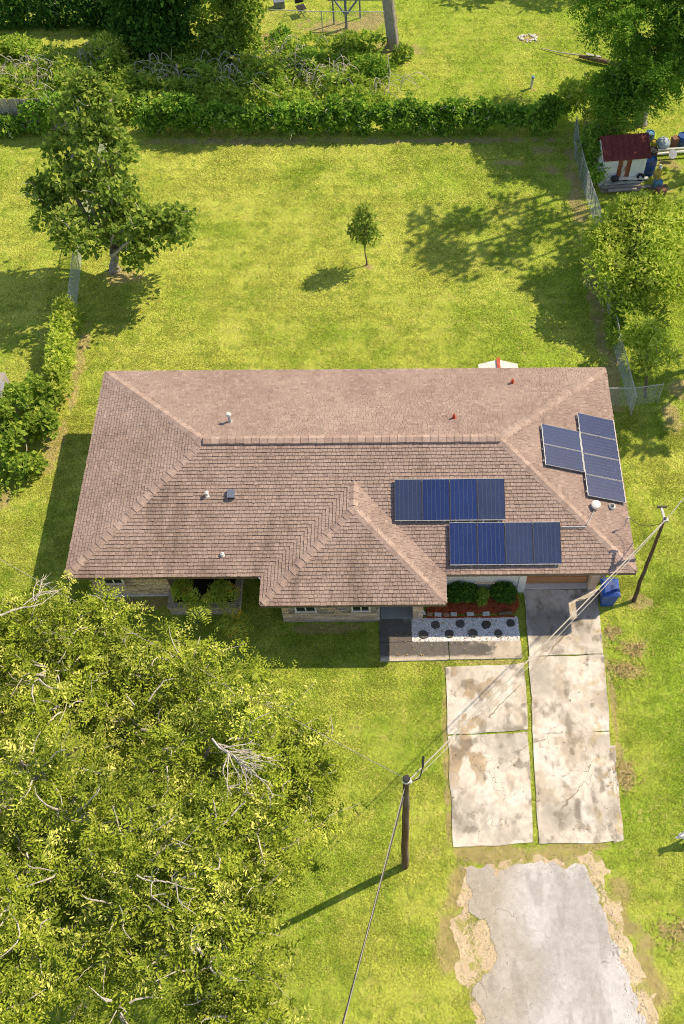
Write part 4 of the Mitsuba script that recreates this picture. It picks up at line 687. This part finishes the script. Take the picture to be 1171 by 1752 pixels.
# ------------------------------------------------------------------ poles and cables
def pole(label, base, top, r0, r1, seed):
    k = thing('utility_pole', label, 'utility pole', 'utility poles'); b, t = np.array(base, float), np.array(top, float)
    rp = rng_of(seed); pts = b + (t - b) * np.linspace(0, 1, 9)[:, None] + np.vstack([[0, 0, 0], rp.normal(size=(7, 3)) * [.012, .012, 0], [0, 0, 0]])
    part(k, 'shaft', MB(seed).tube(np.vstack([b - [0, 0, .2], pts]), np.linspace(r0, r1, 10), 12), 'pole_wood', smooth=40)
    return k, b, t
p1, b1, t1 = pole('wooden utility pole standing on the front lawn left of the driveway', (1.74, -9.03, 0), (1.78, -8.62, 7.6), .125, .085, 1)
p2, b2, t2 = pole('thin leaning utility pole on the grass right of the house', (10.2, .24, 0), (10.44, .97, 4.5), .08, .05, 2)
part(p1, 'cap', MB().lathe([(0, .05), (.075, .05), (.095, .02), (.095, -.02)], t1 + [0, 0, .02], 14), 'dark_metal', 30); part(p1, 'collar', MB().lathe([(.088, 0), (.105, .0), (.105, .09), (.088, .09)], t1 - [0, 0, .12], 14), 'white_plastic', 30)
part(p1, 'insulator', MB().lathe([(0, .12), (.03, .12), (.05, .08), (.035, .05), (.05, .02), (.03, 0), (0, 0)], t1 + [.1, .02, -.32], 12), 'white_plastic', 30); part(p1, 'bracket', MB().tube([t1 + [.05, 0, -.3], t1 + [.34, .1, -.28], t1 + [.42, .34, -.1]], .018, 6), 'dark_metal'); part(p1, 'clamp', MB().box(t1 + [-.06, -.06, -2.6], (.08, .12, .16)), 'dark_metal')
part(p1, 'insulator', MB().tube([t1 + [.42, .33, -.12], t1 + [.44, .55, .1]], .03, 8), 'dark_metal')
part(p2, 'crossarm', MB().box(t2 + [-.02, .18, .02], (.07, .5, .06), .1), 'galv'); part(p2, 'insulator', MB().box(t2 + [-.03, .44, .05], (.32, .06, .05), .05), 'dark_metal'); part(p2, 'bracket', MB().box(t2 + [.03, -.06, .02], (.16, .12, .10)), 'galv'); part(p2, 'cap', MB().box(t2 + [.0, -.04, .09], (.08, .07, .05)), 'dark_metal')
def cable(label, a, b, sag, r, mat='cable_mat', grp='overhead cables', n=40, wrap=False):
    k = thing('overhead_cable', label, 'cable', grp); a, b = np.array(a, float), np.array(b, float); t = np.linspace(0, 1, n)[:, None]; p = a + (b - a) * t - np.array([0, 0, 1]) * sag * 4 * t * (1 - t); m = MB(1).tube(p, r, 6); put(k, m, mat, smooth=True)
    return p
cable('thick pale cable strung between the two utility poles', t1 + [.1, .06, -.2], t2 + [.02, -.06, .05], .1, .019)
cable('second thinner cable sagging below the thick one over the driveway', t1 + [.08, .02, -.55], t2 + [.02, -.05, -.1], .45, .010)
cable('cable running from the thin leaning pole off the right edge', t2 + [.05, -.04, .04], (15.2, 6.3, 5.6), .15, .016)
cable('dark cable running from the front lawn pole down off the bottom edge', t1 + [-.05, -.08, -.9], (-1.7, -21.0, 6.9), .25, .026, 'cable_dark'); cable('thin pale cable beside the dark cable at the bottom', t1 + [-.05, -.1, -.4], (-1.62, -21.0, 7.0), .3, .010)
cable('thin cable running from the front lawn pole over the feathery trees to the left', t1 + [-.06, .05, -.05], (-16.0, 2.6, 4.0), .35, .008)
cable('short drooping cable from the thin leaning pole to the roof mast', t2 + [0, 0, -.25], (9.6, 1.69, 3.42), .35, .012, 'cable_dark')

# ------------------------------------------------------------------ wheeled bin
bn = thing('wheeled_bin', 'blue wheeled recycling bin at the right corner of the garage', 'bin'); bx, by = 9.17, .26
def taper(m, cx, cy, z0, z1, a0, b0, a1, b1): m.raw([(cx - a0, cy - b0, z0), (cx + a0, cy - b0, z0), (cx + a0, cy + b0, z0), (cx - a0, cy + b0, z0), (cx - a1, cy - b1, z1), (cx + a1, cy - b1, z1), (cx + a1, cy + b1, z1), (cx - a1, cy + b1, z1)], BOXF); return m
part(bn, 'body', taper(MB(), bx, by, .06, .98, .22, .26, .29, .33), 'blue_plastic'); part(bn, 'rim', taper(MB(), bx, by, .90, .981, .305, .345, .315, .355), 'blue_plastic')
part(bn, 'lid', MB().mesh(manifold3d.Manifold.hull_points([(bx + sx * a, by + sy * b, z) for sx in (-1, 1) for sy in (-1, 1) for a, b, z in ((.32, .36, .985), (.32, .36, 1.02), (.22, .26, 1.085))])), 'blue_plastic')
part(bn, 'lid_recess', MB().box((bx + .06, by - .05, 1.09), (.12, .22, .012)), 'blue_dark'); part(bn, 'handle', MB().tube([(bx - .2, by + .36, .95), (bx - .2, by + .42, .98), (bx + .2, by + .42, .98), (bx + .2, by + .36, .95)], .016), 'blue_plastic')
for s in (-1, 1): part(bn, 'wheel', MB().tube([(bx + s * .24 - .03, by + .27, .1), (bx + s * .24 + .03, by + .27, .1)], .1, 16), 'rubber')

# ------------------------------------------------------------------ shed and clutter
sh = thing('garden_shed', 'small white shed with a maroon metal roof and rusty door', 'shed'); a_ = .11
cS, sS = math.cos(a_), math.sin(a_); M3 = np.array([[cS, -sS, 0], [sS, cS, 0], [0, 0, 1]]); SO = np.array([11.5, 22.75, 0.0])
def sput(name, m, mat, **kw): return part(sh, name, m.move(M3, SO), mat, **kw)
sput('wall', MB().raw([(0, 0, 0), (2.1, 0, 0), (2.1, 1.25, 0), (0, 1.25, 0), (0, 0, 1.72), (2.1, 0, 1.72), (2.1, 1.25, 1.72), (0, 1.25, 1.72), (0, .85, 2.2), (2.1, .85, 2.2)], [[0, 1, 5, 4], [1, 2, 6, 5], [2, 3, 7, 6], [3, 0, 4, 7], [4, 5, 9, 8], [6, 7, 8, 9]]).raw([(0, 0, 1.72), (0, .85, 2.2), (0, 1.25, 1.72), (2.1, 0, 1.72), (2.1, .85, 2.2), (2.1, 1.25, 1.72)], [[0, 1, 2], [3, 5, 4]]), 'shed_white')
for i in range(2):
    x0, x1 = ((.06, .72), (1.36, 2.04))[i]; sput('front_panel', MB(i).box2((x0, -.03, .05), (x1, -.001, 1.66)), 'shed_white')
dk = sput('door', MB().box2((.76, -.025, .05), (1.32, -.002, 1.68)), 'rust', label='rusty red door with peeling white paint'); sput('trim', MB().box2((.725, -.045, 0), (.757, -.0, 1.7)).box2((1.323, -.045, 0), (1.357, -.0, 1.7)), 'rust')
rk = sh + '__roof'; m = MB(); 
for (ya, za), (yb, zb) in (((-.2, 1.66), (.86, 2.26)), ((1.42, 1.58), (.86, 2.26))):
    m.raw([(-.1, ya, za), (2.22, ya, za), (2.22, yb, zb), (-.1, yb, zb), (-.1, ya, za - .03), (2.22, ya, za - .03), (2.22, yb, zb - .03), (-.1, yb, zb - .03)], [[0, 1, 2, 3], [4, 7, 6, 5], [0, 4, 5, 1], [1, 5, 6, 2], [3, 2, 6, 7], [0, 3, 7, 4]])
sput('roof', m, 'shed_roof')
for i in range(8):
    x = .06 + i * .295; sput('roof__rib', MB(i).raw([(x, -.2, 1.665), (x + .03, -.2, 1.665), (x + .03, .86, 2.265), (x, .86, 2.265), (x, -.2, 1.685), (x + .03, -.2, 1.685), (x + .03, .86, 2.285), (x, .86, 2.285)], BOXF), 'shed_roof')
def put_thing(name, label, cat, m, mat, smooth=False): k = thing(name, label, cat); put(k, m, mat, smooth); return k
for i, (y, z, x0, x1, mat) in enumerate([(-.12, .5, .05, 2.3, 'white_paint'), (-.30, .12, -.05, 2.5, 'old_wood'), (-.44, .07, -.02, 2.0, 'old_wood'), (-.38, .28, .0, 1.9, 'old_wood'), (-.26, .38, .1, 2.1, 'galv'), (-.52, .18, .3, 1.7, 'old_wood'), (-.35, .06, 1.2, 3.3, 'bark_brown')]):
    put_thing('plank', ['long white board on top of the lumber in front of the shed', 'grey plank at the bottom of the lumber by the shed wall', 'grey plank lying lowest at the front of the lumber', 'grey plank in the middle of the lumber', 'galvanised strip among the lumber before the shed', 'short grey plank at the front of the lumber', 'long dark plank sticking out to the right of the shed'][i], 'plank', MB(i).box(((x0 + x1) / 2, y, z), (x1 - x0, .16, .05), .02 * (i - 3), (.2 * math.sin(i * 3), .02, 0)).move(M3, SO), mat)
put_thing('dark_bag', 'dark grey bag against the left front wall of the shed', 'bag', MB().mesh(manifold3d.Manifold.sphere(.2, 12).scale((1.1, .7, .9)), (.62, -.22, .62)).move(M3, SO), 'dark_metal', 40)
put_thing('tyre', 'black tyre leaning on the right front of the shed', 'tyre', MB().mesh(trimesh.creation.torus(.14, .055, major_sections=24, minor_sections=10).apply_transform(trimesh.transformations.rotation_matrix(1.2, [1, 0, 0])), (1.92, -.16, .52)).move(M3, SO), 'rubber', 40)
def barrel(label, x, y, z, r, h, mat, cat='barrel', name='barrel'): return put_thing(name, label, cat, MB().lathe([(0, 0), (r * .92, 0), (r, h * .3), (r * .97, h * .5), (r, h * .7), (r * .92, h), (r * .84, h), (r * .84, h - .04), (0, h - .04)], (x, y, z), 20), mat, 30)
barrel('blue plastic barrel at the back right corner of the shed', 14.05, 23.75, 0, .28, .85, 'faded_blue'); barrel('yellow bucket right of the shed', 14.28, 23.0, .35, .2, .36, 'yellow_plastic', 'bucket', 'bucket'); barrel('light blue tub below the yellow bucket', 14.33, 22.75, 0, .24, .34, 'sky_plastic', 'tub', 'tub')
put_thing('scrap_crate', 'brownish red crate of scrap in front of the light blue tub', 'crate', MB(2).box((14.4, 22.25, .14), (.42, .4, .28), .3), 'brown_red')
put_thing('pale_ball', 'pale blue round tub among the clutter right of the shed', 'tub', MB().mesh(manifold3d.Manifold.sphere(.36, 20).scale((1, 1, .75)), (14.95, 25.5, .4)), 'pale_blue', 40); put_thing('white_pipe', 'long white pipe lying right of the shed roof', 'pipe', MB().tube([(14.2, 24.75, .3), (16.8, 25.05, .35)], .06, 8), 'white_plastic'); put_thing('steel_beam', 'grey steel beam behind the long white pipe', 'beam', MB().box((15.5, 25.2, .25), (2.4, .12, .14), .1), 'galv')
put_thing('grey_disc', 'grey round lid leaning on the long white pipe', 'lid', MB().tube([(15.3, 24.7, .35), (15.31, 24.66, .39)], .22, 18), 'galv'); barrel('dark drum beside the blue barrel', 14.35, 24.9, 0, .27, .5, 'dark_metal', 'drum', 'drum'); barrel('small yellow pot among the clutter', 14.55, 25.6, 0, .17, .45, 'yellow_plastic', 'pot', 'pot'); barrel('turquoise tub at the back of the clutter', 14.4, 26.2, 0, .24, .5, 'sky_plastic', 'tub', 'tub'); put_thing('red_box', 'red brown box at the right edge of the clutter', 'box', MB().box((15.6, 25.8, .25), (.3, .3, .5), .4), 'brown_red')
barrel('deep blue tub at the far right of the clutter', 16.0, 25.9, 0, .28, .55, 'faded_blue', 'tub', 'tub'); put_thing('white_jug', 'small white jug on the grass by the dark drum', 'jug', MB().lathe([(0, 0), (.09, 0), (.1, .18), (.04, .24), (.03, .3), (0, .3)], (14.65, 24.0, 0), 12), 'white_plastic', 30); put_thing('white_jug', 'small white jug on the grass in front of the lumber', 'jug', MB().lathe([(0, 0), (.08, 0), (.09, .16), (.04, .22), (.03, .27), (0, .27)], (12.62, 21.75, 0), 12), 'white_plastic', 30)
bk = thing('pail', 'black and white pail on the grass above the light green bush', 'pail'); part(bk, 'body', MB().lathe([(0, 0), (.17, 0), (.21, .22), (.18, .23), (.16, .03)], (12.6, 20.95, 0), 18), 'white_plastic', 30); part(bk, 'contents', MB().mesh(manifold3d.Manifold.sphere(.18, 14).scale((1, 1, .8)), (12.62, 21.0, .26)), 'rubber', 40)

# things further back
wp = thing('well_pipe', 'short white standpipe on the grass behind the hedge', 'pipe'); part(wp, 'pipe', MB().tube([(8.8, 30.56, 0), (8.84, 30.56, .62)], .07, 12), 'white_plastic', 30); part(wp, 'cap', MB().lathe([(.085, 0), (.085, .07), (0, .08)], (8.84, 30.56, .6), 12), 'sky_plastic', 30)
lg = thing('fallen_log', 'dark fallen log with a pale stick under the broad tree', 'log'); part(lg, 'trunk', MB(3).tube([(11.6, 33.1, .15), (12.5, 32.7, .2), (13.6, 32.3, .16)], [.09, .14, .11], 9), 'bark_brown', 40); part(lg, 'stick', MB().tube([(9.6, 34.0, .05), (10.6, 33.5, .1), (11.7, 33.1, .2)], [.02, .03, .035], 6), 'bark_pale'); part(lg, 'bark_strip', MB().box((12.3, 32.85, .36), (.8, .12, .02), -.35), 'galv')
m = MB(6)
put_thing('stone_ring', 'ring of pale rubble on the grass at the top right', 'rubble', stones(np.stack([9.0 + .42 * np.cos(np.linspace(0, 6.28, 34)), 35.0 + .28 * np.sin(np.linspace(0, 6.28, 34))], 1) + rng_of(7).normal(size=(34, 2)) * .07, .085, .03, 8), 'paver_mat')
st = thing('steel_stand', 'blue grey steel stand with braces at the top edge', 'stand')
part(st, 'post', MB().box2((-1.12, 35.95, 0), (-.98, 36.1, 1.6)), 'steel_blue'); part(st, 'crossbar', MB().box2((-2.0, 35.98, 1.6), (1.0, 36.07, 1.68)), 'steel_blue')
for a, b in (((-1.05, 36.02, .75), (-1.75, 36.3, 1.6)), ((-1.05, 36.02, .75), (-.3, 36.3, 1.6)), ((-1.75, 36.4, 0), (-1.75, 36.4, 1.6)), ((-.3, 37.0, 0), (-.3, 37.0, 1.6))): part(st, 'brace', MB().tube([a, b], .05, 6), 'steel_blue')
ch = thing('folding_chair', 'black folding chair at the top edge behind the fence rail', 'chair'); part(ch, 'seat', MB().box((-3.6, 37.3, .45), (.5, .5, .04), .4), 'dark_metal'); part(ch, 'backrest', MB().box((-3.7, 37.6, .75), (.5, .04, .4), .4), 'dark_metal')
for dx, dy in ((-.2, -.2), (.2, -.2), (-.2, .2), (.2, .2)): part(ch, 'leg', MB().tube([(-3.6 + dx, 37.3 + dy, 0), (-3.6 - dx * .6, 37.3 + dy, .46)], .018, 6), 'dark_metal')
put_thing('tyre', 'white rimmed tyre on the bright grass at the top left edge', 'tyre', MB().mesh(trimesh.creation.torus(.3, .1, major_sections=24, minor_sections=10), (-17.5, 38.5, .1)), 'white_plastic', 40); put_thing('blue_crate', 'dark blue crate at the top edge left of the folding chair', 'crate', MB().box((-4.9, 38.1, .2), (.6, .4, .4), .2), 'steel_blue'); put_thing('white_tarp', 'pinkish white tarp bundle at the top left corner', 'tarp', MB().mesh(manifold3d.Manifold.sphere(.45, 14).scale((1, 1, .6)), (-20.7, 38.3, .2)), 'pink_paint', 30)
nr = thing('neighbour_shed', 'grey shed roof corner at the left edge above the round leaved bush', 'shed'); part(nr, 'wall', MB().box2((-16.6, 7.9, 0), (-14.0, 9.7, 1.9)), 'old_wood'); part(nr, 'roof', MB().raw([(-16.9, 7.7, 2.0), (-13.78, 7.7, 2.0), (-13.78, 9.0, 2.2), (-16.9, 9.0, 2.2), (-16.9, 7.7, 1.94), (-13.78, 7.7, 1.94), (-13.78, 9.0, 2.14), (-16.9, 9.0, 2.14)], BOXF), 'grey_shingle')
# white dog at the right edge
H = manifold3d.Manifold
def ball(c, r): return H.sphere(r, 18).translate(c)
def bone(a, b, ra, rb): return H.batch_hull([ball(a, ra), ball(b, rb)])
dog = H.batch_boolean([bone((10.72, -8.36, .36), (11.05, -8.38, .37), .105, .09), bone((10.70, -8.36, .40), (10.56, -8.36, .50), .075, .065), bone((10.54, -8.36, .53), (10.50, -8.36, .52), .078, .07), bone((10.5, -8.37, .5), (10.40, -8.39, .47), .045, .03)]
    + [bone((10.55, -8.36 + s * .05, .59), (10.57, -8.36 + s * .07, .70), .03, .012) for s in (-1, 1)] + [bone((10.72, -8.36 + s * .06, .33), (10.71, -8.36 + s * .06, .17), .05, .03) for s in (-1, 1)] + [bone((10.71, -8.36 + s * .06, .17), (10.70, -8.36 + s * .06, .025), .03, .026) for s in (-1, 1)]
    + [bone((11.05, -8.38 + s * .06, .33), (11.02, -8.38 + s * .06, .24), .06, .045) for s in (-1, 1)] + [bone((11.02, -8.38 + s * .06, .24), (11.10, -8.38 + s * .06, .14), .04, .026) for s in (-1, 1)] + [bone((11.10, -8.38 + s * .06, .14), (11.07, -8.38 + s * .06, .025), .025, .025) for s in (-1, 1)] + [bone((11.13, -8.38, .42), (11.28, -8.36, .52), .03, .014)], manifold3d.OpType.Add)
q = dog.refine_to_length(.03).to_mesh(); tm = trimesh.Trimesh(q.vert_properties[:, :3], q.tri_verts, process=True); trimesh.smoothing.filter_taubin(tm, iterations=6); tm.vertices = (tm.vertices - [10.7, -8.37, 0]) * 1.25 + [10.66, -8.37, 0]
put_thing('dog', 'small white dog with a grey blue back standing at the right edge of the lawn', 'dog', MB().mesh(tm), 'dog_mat', True)

# ------------------------------------------------------------------ grass blades
r_ = rng_of(200); blocked = shapely.union_all([h.buffer(-.03) for h in hard] + [shapely.box(-9.35, .7, 9.2, 8.5), shapely.box(-2.5, -.4, 2.3, 8), shapely.box(-6.6, -.15, -4.1, 1.2), shapely.box(11.5, 22.5, 13.6, 23.7)])
def blades(n, box, L, seed):
    r_ = rng_of(seed); q = r_.random((n, 2)) * [box[2] - box[0], box[3] - box[1]] + [box[0], box[1]]
    g = meshkit.fbm(np.concatenate([q * 1.1, np.zeros((n, 1))], 1), 3, 5); q = q[(r_.random(n) < np.clip((g - .25) * 2.2, .1, 1))]
    shapely.prepare(blocked); q = q[~shapely.contains_xy(blocked, q[:, 0], q[:, 1])]
    bad = np.zeros(len(q), bool)
    for a, b, rx, ry in PATCHES: bad |= (((q[:, 0] - a) / rx) ** 2 + ((q[:, 1] - b) / ry) ** 2 < .9) & (r_.random(len(q)) < .75)
    bad |= shapely.contains_xy(sandp, q[:, 0], q[:, 1]) & (meshkit.fbm(np.concatenate([q * 1.9, np.zeros((len(q), 1))], 1), 3, 9) < .49)
    q = q[~bad]; n = len(q); a = r_.random(n) * 6.283; ln = L * (.5 + .9 * r_.random(n)); tl = .5 + .8 * r_.random(n)
    d = np.stack([np.cos(a) * np.sin(tl), np.sin(a) * np.sin(tl), np.cos(tl)], 1); s = np.stack([-np.sin(a), np.cos(a), 0 * a], 1) * (.008 + .007 * r_.random(n))[:, None]
    b = np.concatenate([q, np.zeros((n, 1))], 1); v = np.stack([b - s, b + s, b + d * ln[:, None]], 1).reshape(-1, 3)
    return v, np.arange(3 * n).reshape(-1, 3), np.repeat(r_.random((n, 2)), 3, 0)
m = MB()
for args in ((430000, (-11, -14.5, 14, 1.2), .065, 201), (420000, (-19, 7, 15.5, 27), .085, 202), (90000, (-21, 27, 19, 40), .13, 203), (60000, (-15, 0, -9.3, 9), .08, 204), (40000, (9.2, 0, 13.5, 9), .08, 205)): m.raw(*blades(*args))
struct('grass', 'short yellow green grass blades covering the lawn', m, 'blade_mat', 'stuff')

# fallen leaves: in the worn spots right of the driveway and a few on the gravel and concrete
r_ = rng_of(300); pts = [np.array([[a, b]]) + r_.normal(size=(int(110 * rx * ry / .15) + 10, 2)) * [rx * .7, ry * .7] for a, b, rx, ry in [(9.95, -1.66, .55, .35), (9.5, -2.5, .6, .3), (9.1, -6.3, .35, .5), (10.05, -11.1, .5, .4), (9.2, -1.0, .3, .3)]]
pts.append(r_.random((90, 2)) * [5.0, 1.6] + [.95, -2.0]); pts.append(r_.random((60, 2)) * [5.5, 8] + [3.2, -8.4]); pts = np.vstack(pts); P = np.concatenate([pts, np.full((len(pts), 1), .085)], 1); m = MB(301); a = r_.random(len(P)) * 6.283
leaves(m, P, nrm(np.stack([np.cos(a), np.sin(a), r_.normal(size=len(a)) * .25], 1)), .05 + .05 * r_.random(len(P)), .03 + .03 * r_.random(len(P)), r_)
struct('leaf_litter', 'brown fallen leaves on the worn grass and concrete right of the walkway', m, 'litter_mat', 'stuff')
